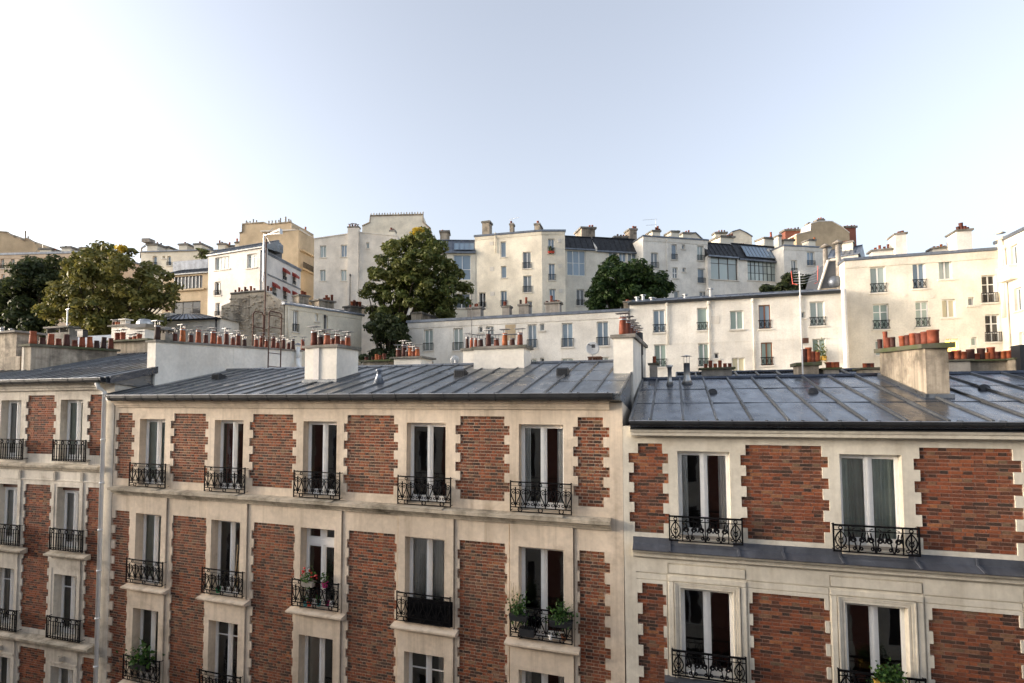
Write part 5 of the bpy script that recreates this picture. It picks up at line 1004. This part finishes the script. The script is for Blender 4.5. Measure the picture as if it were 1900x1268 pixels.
# plain grey-white house with the chimney strip
FV, LV, zV = seg(583, 443.5, 737, 440.5, 75.)
tp = [(0, Z(FV, 583, 444)), (X(FV, 645, 435), Z(FV, 645, 435)), (X(FV, 667, 432), Z(FV, 667, 432)), (X(FV, 737, 439), Z(FV, 737, 439))]
WV = house(FV, 'apartment_building', 'plain grey-white house with a tall chimney strip up the middle of its wall', tp[-1][0], tp, 10, 'greyw', [(593.5, 605, 456, 478, 'pale', ''), (632.5, 643.6, 454.5, 477, 'blue', ''), (593.5, 604, 501, 521.5, 'pale', ''), (632.3, 643, 501, 521.5, 'pale', ''), (679.5, 685, 450, 461, 'pale', ''), (685, 695, 496, 519, 'mid', '')], roof='greyw', th=.12, ov=.08, dep=8)
xa, xb = X(FV, 645.3, 500), X(FV, 665.5, 500); zt = Z(FV, 655, 423.5)
ch = stack(FV, WV, xa, xb, -.22, .6, 10, zt, zt, 'greyw', 'slab', .06, .2, name='chimney_strip'); row_pots(FV, ch, zt+.2, .2, [(649, 418, 1.8), (654, 416.5, 1.8), (659, 417, 1.8), (663.5, 418.5, 1.7)], True)
far_stack(FV, WV, 723, 732, 438, 430, 2, 1, 'cream', 'slab', [(726, 423), (730, 425)], 1.6); pipe(FV, WV, 649.5, 512, 570, .05, 'blackf', -.3); far_stack(FV, WV, 649, 671, 580, 570, -14, 1.2, 'stack_dirty', 'slab', [(653, 560), (658, 559), (663, 560), (668, 561)], 2.2)
# big pale gable with a comb of pots
FX_, LX, zX = seg(672, 440, 800, 440, 92.)
tp = [(X(FX_, x, y), Z(FX_, x, y)) for x, y in ((672, 420), (686, 413.5), (687, 401), (784.5, 398.5), (785, 413), (798, 424), (802, 445))]; tp = [(x-tp[0][0], z) for x, z in tp]
FX_ = Frame(*[(FX_.M @ Vector((X(FX_, 672, 420), 0, 0)))[i] for i in (0, 1)], FX_.ang)
GX = house(FX_, 'apartment_building', 'pale stained gable topped by a long comb of chimney pots above the tree', tp[-1][0], tp, 12, 'cream', (), roof=None, dep=6)
put('gable_coping', MB().tube([(x, -.02, z+.03) for x, z in tp], .14, 5), MT['stack_dirty'], FX_, GX); row_pots(FX_, GX, tp[3][1]-.2, .8, [(688.5+5.08*i, 396.5-.13*i-(i % 2)*.8, .95) for i in range(20)], False, 'straight', 'stack_dirty')
# cream terrace along the left skyline
FY, LY, zY = seg(-30, 475, 190, 469.5, 66.)
CY_ = house(FY, 'apartment_building', 'long peach-cream terrace on the far left skyline behind the dark tree', LY, [(0, zY), (LY, zY)], 12, 'pinkt', [(0.5, 7.5, 481, 498.5, 'pale', 'r'), (20, 27, 481, 499, 'pale', 'r'), (-18, -11, 481, 498, 'pale', 'r'), (2, 9, 509, 520, 'pale', ''), (20, 27, 509, 520, 'pale', '')], cornice=.4, th=.25, dep=8)
for a in ((74, 95, 473, 464, 2, 2, [(76, 460), (80, 462), (84, 462.5), (88, 463), (92, 464)], 1.2), (114, 131, 471, 461, 2, 2, [(117, 457.5), (119.5, 458), (122.5, 456.5), (126, 460)], 1.2), (99, 104, 472, 468.5, 2, .8, [(102.5, 461.5)], 1.1), (148, 160, 470, 462, 2, 2, [(151, 458), (155, 459)], 1.2)): far_stack(FY, CY_, a[0], a[1], a[2], a[3], a[4], a[5], 'cream', 'slab', a[6], a[7])
FZ, LZ, zZ = seg(-40, 440, 70, 440, 82.)
tp = [(X(FZ, x, y), Z(FZ, x, y)) for x, y in ((-40, 425), (2, 431), (14, 432), (22, 438), (46, 447), (47, 443), (53, 444.5), (66, 452))]; tp = [(x-tp[0][0], z) for x, z in tp]
FZ = Frame(*[(FZ.M @ Vector((X(FZ, -40, 440), 0, 0)))[i] for i in (0, 1)], FZ.ang)
GZ = house(FZ, 'apartment_building', 'tan sunlit gable wall at the far left of the skyline above the terrace', tp[-1][0], tp, 14, 'tan', (), roof=None, dep=5)
put('gable_coping', MB().tube([(x, -.02, z+.03) for x, z in tp], .15, 5), MT['stack_dirty'], FZ, GZ); row_pots(FZ, GZ, tp[-2][1]-.3, .8, [(48, 428.5, 1.2), (52.5, 438.5, 1.1), (55.5, 446.5, .9), (58, 448, .9), (61, 449, .9), (64, 450.5, .9)], False, 'straight', 'stack_dirty')
# cream houses between the big tree and the awning house
F5, L5, z5 = seg(262, 469, 392, 465, 64.)
C5 = house(F5, 'apartment_building', 'cream house with two tall windows and ridge chimneys showing above the studio roof', L5, [(0, z5), (L5, z5)], 12, 'cream', [(283, 291, 475.5, 494, 'blue', 'r'), (310, 317, 475, 493, 'blue', 'r'), (301.5, 306, 475, 480.5, 'mid', '')], th=.12, dep=8)
far_stack(F5, C5, 273, 292, 471, 456, 1.5, 2, 'cream', 'slab', [(276, 451), (280, 452), (284, 451.5), (288, 454)], 1.2); far_stack(F5, C5, 290, 312, 471, 461, 3, 2, 'cream', 'slab', [(292, 449.5), (299, 451), (304, 457.5), (308, 459.5)], 1.1)
xa, za = F5.px(275.5, 447.5, 1.5); put('square_cowl', MB().box(xa-.5, xa+.5, 1, 2, za-.25, za+.2), MT['stack_grey'], F5, C5); xa, za = F5.px(262, 466, 1.5); put('flue_pipe', MB().tube([(xa, 1.5, za-.9), (xa, 1.5, za+.3), (xa+.5, 1.5, za+.6)], .13, 8), MT['steel'], F5, C5, True)
for a in ((332, 347, 468, 455.5, 1.5, 2, [(343.5, 449.5)], 1.3), (360, 374, 468, 455, 1.5, 2, [(371, 448.5)], 1.3)): far_stack(F5, C5, a[0], a[1], a[2], a[3], a[4], a[5], 'cream', 'slab', a[6], a[7])
F6, L6, z6 = seg(385, 466, 452, 464, 84.)
C6 = house(F6, 'apartment_building', 'low cream house with a red-topped chimney left of the tall tan gable', L6, [(0, z6), (L6, z6)], 12, 'cream', (), dep=6)
far_stack(F6, C6, 404, 418, 463, 455, 1, 2, 'cream', 'slab', [(408, 446.5), (412, 449), (416, 451)], 1.3); far_stack(F6, C6, 418, 434, 464, 459, 2, 2, 'cream', 'slab', [(422, 455), (426, 450), (430, 458)], 1.3); far_stack(F6, C6, 436, 445, 463, 452, 1, 1, 'cream', 'slab', [(440, 443)], 1.3)
# ------------------------------------------------------------------ trees
def leaf_mesh(name, P, nrm, size, mat):
    """P (n,3) leaf centres, nrm (n,3) facing; each leaf is one folded four-point blade"""
    n = len(P); nrm = nrm/np.linalg.norm(nrm, axis=1, keepdims=True); t = RNG.normal(size=(n, 3)); u = np.cross(nrm, t); u /= np.linalg.norm(u, axis=1, keepdims=True)+1e-9; v = np.cross(nrm, u)
    s = size*RNG.uniform(.45, 1.5, (n, 1)); V = np.stack([P-u*s, P-v*s*.55+nrm*s*.18, P+u*s, P+v*s*.55+nrm*s*.18], 1).reshape(-1, 3)
    me = bpy.data.meshes.new(name); me.vertices.add(4*n); me.vertices.foreach_set('co', V.ravel()); me.loops.add(4*n); me.loops.foreach_set('vertex_index', np.arange(4*n)); me.polygons.add(n)
    me.polygons.foreach_set('loop_start', np.arange(0, 4*n, 4)); me.polygons.foreach_set('loop_total', np.full(n, 4)); me.materials.append(mat); me.update(calc_edges=True); me.validate(); return me
def inside(poly, x, y):
    c = False
    for (xa, ya), (xb, yb) in zip(poly, poly[1:]+poly[:1]):
        if (ya > y) != (yb > y) and x < (xb-xa)*(y-ya)/(yb-ya)+xa: c = not c
    return c
def tree(label, poly, t, nclump, rad, nleaf, size, mat, trunk, thick=3., group=None, name='tree', gold=None, flat=.7):
    xs, ys = [p[0] for p in poly], [p[1] for p in poly]; B = at_depth(trunk[0], trunk[1], t); base = Vector((B.x, B.y, trunk[2]))
    T = tag(link(name, None, Matrix.Translation(base)), label, 'tree', group or 'trees on the hill'); cl = []; gx = (min(xs)+max(xs))/2; hw = (max(xs)-min(xs))/2
    while len(cl) < nclump:
        x, y = random.uniform(min(xs), max(xs)), random.uniform(min(ys), max(ys))
        rp = rad*FPX/t*.45
        if not inside(poly, x, y) or (random.random() < .75 and not all(inside(poly, x+dx*rp, y+dy*rp) for dx, dy in ((1, 0), (-1, 0), (0, -1)))): continue
        e = max(.15, 1-((x-gx)/hw)**2)**.5; cl.append((at_depth(x, y, t+random.uniform(-1, 1)*thick*e), rad*random.uniform(.65, 1.2)))
    Ps, Ns = [], []
    for c, r in cl:
        n = int(nleaf*r*r); d = RNG.normal(size=(n, 3)); d /= np.linalg.norm(d, axis=1, keepdims=True)
        rr = r*(1-.55*RNG.random((n, 1))**2.2)*(.86+.14*np.sin(d[:, :1]*9+c.x)*np.cos(d[:, 1:2]*8)); p = np.array(c)+d*rr*np.array([1, 1, flat]); keep = (d[:, 2] > -.55) | (RNG.random(n) < .35)
        Ps.append(p[keep]); Ns.append((d*.8+np.array([0, 0, .55])+RNG.normal(size=(n, 3))*.45)[keep])
    me = leaf_mesh('crown', np.concatenate(Ps)-np.array(base), np.concatenate(Ns), size, LEAF[mat]); link('crown', me, Matrix.Translation(base), T)
    m = MB(); zc = min(c.z for c, _ in cl); fork = base+Vector((0, 0, max(1., zc-base.z)*.75)); m.tube([base-base, (fork-base)*.5, fork-base], trunk[3], 8, trunk[3]*.75)
    for c, r in sorted(cl, key=lambda q_: random.random())[:min(26, nclump)]:
        e = c-base; f = fork-base; mid = f.lerp(e, .5)+Vector((random.uniform(-.4, .4), random.uniform(-.4, .4), .5)); m.tube([f, f.lerp(mid, .5)+Vector((0, 0, .2)), mid, e], trunk[3]*.42, 5, .03)
    put('trunk', m, MT['bark'], Frame(0, 0), None) if False else link('trunk', (lambda q_: q_[0])(m.mesh('trunk', MT['bark'])), Matrix.Translation(base+m.mesh('x', None)[1]), T)
    if gold:
        p = np.array([at_depth(gold[0]+random.gauss(0, gold[2]), gold[1]+random.gauss(0, gold[2]*.7), t-.5+random.uniform(-.5, .5)) for _ in range(gold[3])]); link('yellow_spray', leaf_mesh('yellow_spray', p-np.array(base), RNG.normal(size=p.shape)+np.array([0, -.5, .8]), size, LEAF['gold']), Matrix.Translation(base), T)
    return T
def zpx(A, k=3.796, ox=400, oy=380): return [(ox+x/k, oy+y/k) for x, y in A]
tree('broad spreading olive-green tree with layered foliage at the left', [(78, 600), (70, 585), (85, 560), (95, 545), (110, 528), (120, 505), (125, 480), (135, 466), (158, 462), (185, 452), (215, 449), (233, 452), (244, 466), (262, 474), (282, 488), (300, 502), (322, 520), (331, 545), (326, 572), (308, 588), (300, 620), (250, 632), (150, 634), (80, 630)], 40, 190, .75, 300, .16, 'olive', (205, 640, 14, .38), 3.5, gold=(226, 462, 4, 160))
tree('dark dense tree at the left edge behind the chimneys', [(-30, 560), (-20, 520), (5, 525), (25, 508), (42, 498), (60, 484), (82, 476), (105, 480), (122, 500), (112, 530), (95, 560), (100, 600), (110, 640), (-30, 645)], 45, 150, .95, 250, .17, 'dark', (50, 650, 14, .35), 2.5)
tree('tall rounded tree with yellow leaves at its tip in the middle of the hill', zpx([(1380, 200), (1410, 160), (1470, 165), (1500, 205), (1560, 260), (1640, 320), (1680, 370), (1695, 430), (1750, 490), (1765, 540), (1800, 600), (1830, 650), (1790, 720), (1745, 780), (1620, 800), (1480, 790), (1380, 850), (1345, 930), (1290, 960), (1210, 900), (1120, 980), (1065, 900), (1110, 790), (1020, 735), (1060, 690), (1010, 650), (1040, 580), (1095, 540), (1080, 450), (1120, 400), (1130, 330), (1190, 280), (1240, 245), (1300, 215)]), 52, 210, .8, 280, .18, 'mid', (728, 690, 14, .36), 3.5, gold=(775, 429, 4.5, 200))
tree('round dark green tree in front of the artists\' studios', zpx([(1220, 365), (1285, 355), (1340, 380), (1420, 415), (1480, 395), (1530, 430), (1565, 490), (1640, 490), (1675, 540), (1700, 590), (1690, 640), (1600, 660), (1400, 690), (1350, 740), (1230, 755), (1105, 745), (1090, 690), (1120, 640), (1110, 600), (1160, 540), (1170, 470), (1180, 405)], ox=800), 52, 120, .75, 320, .17, 'deep', (1145, 640, 14, .32), 3.)
tree('low dark tree peeping over the zinc roof below the grid windows', zpx([(800, 605), (870, 540), (940, 560), (980, 500), (1040, 460), (1090, 500), (1160, 480), (1195, 530), (1180, 600), (1000, 600), (900, 610)], 3.797, 1200), 54, 40, .6, 330, .17, 'dark', (1480, 600, 14, .2), 1.5)
tree('small potted roof tree above the pale sheet roof', [(363, 478), (362, 468), (368, 463), (378, 462), (387, 468), (386, 477), (378, 480)], 57.5, 12, .4, 320, .12, 'mid', (375, 484, at_depth(375, 484, 57.5).z-.2, .06), .5, name='potted_tree')
tree('dark tree rising between the plain house and the low white house', [(676, 630), (690, 590), (715, 570), (745, 590), (758, 600), (756, 640), (752, 690), (735, 710), (685, 710), (676, 670)], 47, 60, .75, 260, .18, 'dark', (715, 720, 10, .3), 2)
# ------------------------------------------------------------------ aerials, ladder, dishes
def aerial(name, label, F, px_, d, ytop, ybot, mat='steel', r=.03, arms=(), cat='aerial'):
    x, zb = F.px(px_, ybot, d); zt = F.px(px_, ytop, d)[1]; T = thing(name, label, cat, F, x, d, zb, 'aerials on the rooftops')
    put('mast', MB().tube([(x, d, zb), (x, d, zt)], r, 6), MT[mat], F, T)
    for (dx, dz, ln, dirx, els) in arms:
        m = MB(); z = zt+dz; e = Vector((dirx, -.35, .03)).normalized()
        m.tube([Vector((x, d, z))+e*dx, Vector((x, d, z))+e*(dx+ln)], r*.7, 4)
        for i in range(els):
            p = Vector((x, d, z))+e*(dx+ln*(i+.5)/els); s = .09+.25*(1-i/els)*(ln/1.5); m.tube([p+Vector((-.35*s, -s, 0)), p+Vector((.35*s, s, 0))], r*.4, 3)
        put('aerial_arm', m, MT['steel'], F, T)
    return T
T = aerial('tv_aerial', 'tall rusty mast with a cone-tipped aerial arm above the ladder', FM_, 490, 7.6, 434, 640, 'rust', .03)
x, zt = FM_.px(490, 437, 7.6); m = MB(); e = Vector((.95, -.2, .0)); o = Vector((x, 7.6, zt))
m.tube([o, o+e*.45], .02, 4)
for k_ in (-1, 0, 1):
    for h_ in (-1, 1): m.tube([o+e*.4+Vector((0, .02*k_, .015*h_)), o+e*1.2+Vector((0, .09*k_, .09*h_))], .005, 4)
m.tube([o+e*.38, o+e*.5], .028, 6); q2 = o+e*1.2; m.box(q2.x-.012, q2.x+.012, q2.y-.10, q2.y+.10, q2.z-.11, q2.z+.11)
m.tube([o+e*.1, o+Vector((.35, 0, -.42))], .011, 4); m.tube([o+e*.12, o+Vector((.32, .2, .38))], .012, 4); put('aerial_arm', m, MT['steel'], FM_, T)
put('mast_top', MB().tube([(x, 7.6, zt+.06), (x, 7.6, zt-2.1)], .033, 6), MT['steel'], FM_, T)
LD = thing('ladder', 'rusty steel ladder standing against the white party wall', 'ladder', FM_, .3, 6.5, 17.4)
ya, za = FM_.side(499.6, 577, .28); yb, _ = FM_.side(522.5, 577, .28); zb = FM_.side(510, 690, .28)[1]
for y in (ya, yb): put('rail', MB().tube([(.28, y, zb-.4), (.28, y, za-.08)], .025, 6), MT['rust'], FM_, LD)
put('top_hoop', MB().tube([(.28, ya, za-.08), (.28, ya+.06, za), (.28, yb-.06, za), (.28, yb, za-.08)], .025, 6), MT['rust'], FM_, LD)
for py_ in (584.5, 606.5, 631, 655, 680): z = FM_.side(500, py_, .28)[1]; put('rung', MB().tube([(.28, ya, z), (.28, yb, z)], .018, 5), MT['rust'], FM_, LD)
yc, zc = FM_.side(470, 577, .0); HF = thing('guard_frame', 'rusty pipe hoop standing on top of the party wall beside the ladder', 'guard rail', FM_, 0, yc, 19.3)
put('pipe_hoop', MB().tube([(0, yc, 19.3), (0, yc, zc-.12), (0, yc+.1, zc), (0, ya-.1, zc), (0, ya, zc-.12), (0, ya, 19.3)], .028, 6), MT['rust'], FM_, HF); z = FM_.side(480, 608, 0)[1]; put('cross_bar', MB().tube([(0, yc, z), (0, ya, z)], .02, 5), MT['rust'], FM_, HF)
T = aerial('tv_aerial', 'white and red grid aerial on a pole above the right roof chimneys', FR_, 1490, 5.4, 503, 705, 'dish', .02)
x, zt = FR_.px(1483, 508, 5.4); x = FR_.px(1490, 508, 5.4)[0]
m2 = MB()
for k_ in range(6): z = zt-.28+.075*k_; m2.tube([(x-.28, 5.3, z-.03), (x, 5.22, z-.05), (x+.33, 5.35, z+.06)], .0055, 4)
for k_ in range(2): mr = MB(); mr.tube([(x-.3+.65*k_, 5.3, zt-.32+.06*k_), (x-.34+.7*k_, 5.25, zt+.06+.1*k_)], .012, 5); mr.tube([(x-.3+.65*k_, 5.3, zt-.3), (x-.2+.45*k_, 5.2, zt-.36)], .010, 5); put('end_bracket', mr, MT['red'], FR_, T)
put('reflector_grid', m2, MT['dish'], FR_, T)
put('junction_box', MB().box(x-.07, x+.07, 5.32, 5.44, zt-2.05, zt-1.9), MT['rust'], FR_, T)
aerial('tv_aerial', 'thin pole rising behind the pots of the ridge chimney', FM_, 875, 5.5, 545, 650, 'blackf', .012)
aerial('roof_mast', 'white mast with a flat top over the leftmost chimney pots', FL_, 124, 6.6, 574, 612, 'white', .03, [(-.25, 0, .5, 1, 0)])
for lab, F, px_, d, yt, yb, arms in (('small aerial on the skyline above the bent cream block', FA, 949, 2.5, 407, 428, [(-.3, 0, 1.4, 1, 5)]), ('double aerial on the chimney of the white skyline block', FD, 1217, 2.2, 407, 424, [(-1.6, 0, 1.8, 1, 6), (-1.2, -.7, 1.3, 1, 5)]), ('faint aerial over the far left terrace', FY, 79, 2.5, 435, 466, [(0, 0, .8, 1, 4)]), ('aerial rising above the big tree', F5, 219, 2, 424, 462, [(-.5, 0, 1.1, 1, 4), (-.3, -.5, .7, 1, 3)]), ('double aerial above the red-topped chimney', F6, 409, 1.5, 425, 450, [(-.8, 0, 1.8, 1, 6), (0, -.5, .8, 1, 4)])):
    aerial('tv_aerial', lab, F, px_, d, yt, yb, 'steel', .022, arms)
def dish(label, F, px_, py_, d, r, foot, back=False):
    x, z = F.px(px_, py_, d); zf = F.px(px_, foot, d)[1]; T = thing('satellite_dish', label, 'satellite dish', F, x, d, zf, 'satellite dishes by the ridge'); m = MB(); nv = Vector((.3, -.95, .25)).normalized() if not back else Vector((-.5, .8, .3)).normalized()
    u = nv.orthogonal().normalized(); v = nv.cross(u); C = Vector((x, d, z)); n = 18; rings = [(0, -.18), (.4, -.14), (.75, -.06), (1, .04), (1.02, 0), (.7, -.11), (0, -.23)]; b = len(m.v)
    for k_, h in rings:
        for i in range(n): a = 2*math.pi*i/n; m.v.append(tuple(C+(u*math.cos(a)+v*math.sin(a))*r*max(k_, .01)+nv*h*r))
    for j in range(len(rings)-1):
        for i in range(n): m.f.append((b+j*n+i, b+j*n+(i+1) % n, b+(j+1)*n+(i+1) % n, b+(j+1)*n+i))
    put('reflector', m, MT['dish'], F, T, True); a = MB(); a.tube([C-v*r*.9, C+nv*r*1.0], .015, 5); q_ = C+nv*r*1.0; a.box(q_.x-.05, q_.x+.05, q_.y-.08, q_.y+.04, q_.z-.05, q_.z+.05); put('feed_arm', a, MT['blackf'], F, T)
    put('mount', MB().tube([C-nv*r*.2, C-nv*r*.25-Vector((0, 0, r*.6)), (x, d, zf)], .025, 5), MT['steel'], F, T)
dish('round grey satellite dish with a dark arm behind the roof ridge by the party wall', FM_, 1099.5, 647, 5.2, .215, 672); dish('small pale satellite dish seen from behind left of the ridge chimney', FM_, 844, 668, 5.6, .16, 682, True)
rk = thing('roof_rack', 'wire rack of stones under the satellite dish', 'rack', FM_, 13.5, 5.3, 18.1); xa, za = FM_.px(1092, 664, 5.3); xb, _ = FM_.px(1117, 664, 5.3); m = MB().box(xa, xb, 5.1, 5.5, za-.02, za+.02)
for i in range(6): x = xa+(xb-xa)*(i+.5)/6; m.box(x-.015, x+.015, 5.1, 5.13, za-.3, za); m.lathe(x, 5.3, [(.05, za-.14), (.06, za-.08), (.03, za-.02)], 6)
put('rack_frame', m, MT['rust'], FM_, rk)
# ------------------------------------------------------------------ plants and things on the balconies
def foliage(F, T, x, y, z, rx, ry, rz, n, size, mat='pot', name='foliage'):
    P = np.array([x, y, z])+RNG.normal(size=(n, 3))*np.array([rx, ry, rz])*.5; me = leaf_mesh(name, P-np.array([x, y, z]), RNG.normal(size=(n, 3))+np.array([0, -.6, .7]), size, LEAF[mat]); return link(name, me, F.M @ Matrix.Translation((x, y, z)), T)
def trough(label, F, px0, px1, pyt, d, mat='blackf', h=.16, n=120, rz=.28, size=.035, fol='pot', cat='flower box'):
    xa, z = F.px(px0, pyt, d); xb, _ = F.px(px1, pyt, d); xm = (xa+xb)/2; T = thing('flower_box', label, cat, F, xm, d, z-h, 'flower boxes on railings and windows')
    m = MB().hexa([(xa+.02, d-.08, z-h), (xb-.02, d-.08, z-h), (xb-.02, d+.08, z-h), (xa+.02, d+.08, z-h)], [(xa, d-.1, z), (xb, d-.1, z), (xb, d+.1, z), (xa, d+.1, z)]); put('trough', m, MT[mat], F, T)
    if n: foliage(F, T, xm, d, z+rz*.35, (xb-xa)*.5, .14, rz, n, size, fol)
    return T
def bloom(F, T, x, y, z, n, rx, rz, mat='petal'):
    m = MB()
    for _ in range(n): a, b, c = x+random.gauss(0, rx), y+random.gauss(0, .05), z+random.gauss(0, rz); s = random.uniform(.018, .034); m.lathe(a, b, [(s*.4, c-s), (s, c), (s*.4, c+s*.8)], 5)
    put('blossom', m, MT[mat], F, T)
def flowerpot(label, F, px_, pyt, d, mat, r=.07, h=.13, n=0):
    x, z = F.px(px_, pyt, d); T = thing('flower_pot', label, 'flower pot', F, x, d, z-h, 'flower pots on the balconies'); put('pot', MB().lathe(x, d, [(r*.7, z-h), (r, z-.02), (r*1.08, z-.02), (r*1.08, z), (r*.9, z), (r*.8, z-.03)], 10), MT[mat], F, T)
    if n: foliage(F, T, x, d, z+.06, .1, .1, .14, n, .03)
    return T
T = trough('trough of red geraniums on the rail of the transom window', FM_, 563, 583, 1078, -.16, 'stack_grey', .12, 150, .24)
x, z = FM_.px(572, 1066, -.18); bloom(FM_, T, x-.1, -.2, z+.02, 10, .07, .06); bloom(FM_, T, x+.16, -.2, z-.01, 8, .05, .05)
T = flowerpot('bushy plant in a magenta pot on the transom window rail', FM_, 603, 1080, -.10, 'magenta', .08, .14, 90)
for i, (px_, mt) in enumerate(((567, 'teal'), (574, 'red'), (592, 'teal'), (607, 'magenta'), (617, 'white'))): flowerpot(['teal flower pot lowest at the left behind the geranium railing', 'red flower pot standing on the sill under the geraniums', 'squat teal pot in the middle of the geranium balcony sill', 'pink flower pot on the right of the geranium balcony sill', 'small white ornament pot at the right end of the geranium balcony'][i], FM_, px_, 1116, -.03, mt, .06, .12, 30 if mt in ('teal', 'red') else 0)
T = trough('leafy trough with tall dry stems on the left of the lowest-row end balcony rail', FM_, 946, 980, 1137, -.17, 'blackf', .14, 420, .30, .03)
x, z = FM_.px(955, 1130, -.17); m = MB()
for _ in range(16): a = random.gauss(0, .10); m.tube([(x+a*.3, -.17, z), (x+a*.7, -.18, z+.25), (x+a, -.2, z+random.uniform(.35, .62))], .005, 3)
put('dry_stems', m, MT['tan'], FM_, T)
trough('trough of feathery olive plants on the right of the same balcony rail', FM_, 1020, 1062, 1149, -.17, 'blackf', .13, 420, .26, .03)
T = thing('planter', 'dark oblong planter lying on the sill behind the railing with troughs', 'planter', FM_, 13.05, -.06, 11.7); xa, z = FM_.px(966, 1168, -.06); xb, _ = FM_.px(992, 1168, -.06); put('trough', MB().hexa([(xa, -.14, z-.12), (xb, -.14, z-.12), (xb, .02, z-.12), (xa, .02, z-.12)], [(xa-.02, -.15, z+.05), (xb+.02, -.15, z+.05), (xb+.02, .03, z+.05), (xa-.02, .03, z+.05)]), MT['blackf'], FM_, T)
flowerpot('small white pot beside the dark planter on the end balcony', FM_, 1021.5, 1177, -.1, 'white', .055, .11); flowerpot('round brown pot at the right end of the trough balcony', FM_, 1046, 1178, -.06, 'brownf', .07, .12)
flowerpot('green plastic pot behind the railing of the second balcony from the left', FM_, 405, 1090, -.04, 'green', .075, .14); T = thing('pole_bundle', 'bundle of thin wooden poles leaning in the window above the green pot', 'poles', FM_, 4.7, .12, 11.8)
for i, px_ in enumerate((440, 445, 449)): xa, zb = FM_.px(px_-3, 1075, .1); xb, zt = FM_.px(px_+1, 1011, .16); put('pole', MB().tube([(xa, .05, zb-.3), (xb, .16, zt)], .012, 5), MT['tan'], FM_, T)
T = trough('broad-leaved plant on the lowest balcony at the left of the middle house', FM_, 246, 275, 1228, -.1, 'blackf', .16, 0); x, z = FM_.px(262, 1218, -.1); foliage(FM_, T, x, -.12, z, .45, .25, .3, 130, .085, 'pot')
T = trough('yellow-green fern box at the bottom edge on the right balcony', FR_, 1622, 1675, 1262, -.2, 'yellow', .14, 500, .22, .04)
T = thing('storage_panel', 'dark screen panel tied behind the balcony railing under the net curtains', 'screen', FM_, 10.6, -.08, 11.75); put('panel', MB().box(10.05, 11.24, -.095, -.085, 11.80, 12.38), MT['iron'], FM_, T)
for lab, px_, y0 in (('yellow flower box at the left on the far white house window', 1517, 661), ('yellow flower box with a pale plant on the far white house window', 1528.5, 661)):
    T = trough(lab, F1, px_-4.5, px_+5, y0, -.25, 'yellow', .3, 90, .7, .09, 'mid')
T = trough('dark flower box in the top window of the bent cream block', FB, 1017.5, 1028.5, 466, -.2, 'red', .25, 120, .5, .09, 'dark')
flowerpot('white pot on the ledge behind the baluster railing of the right-hand window', FR_, 1283, 1247, -.06, 'white', .07, .12, 0)
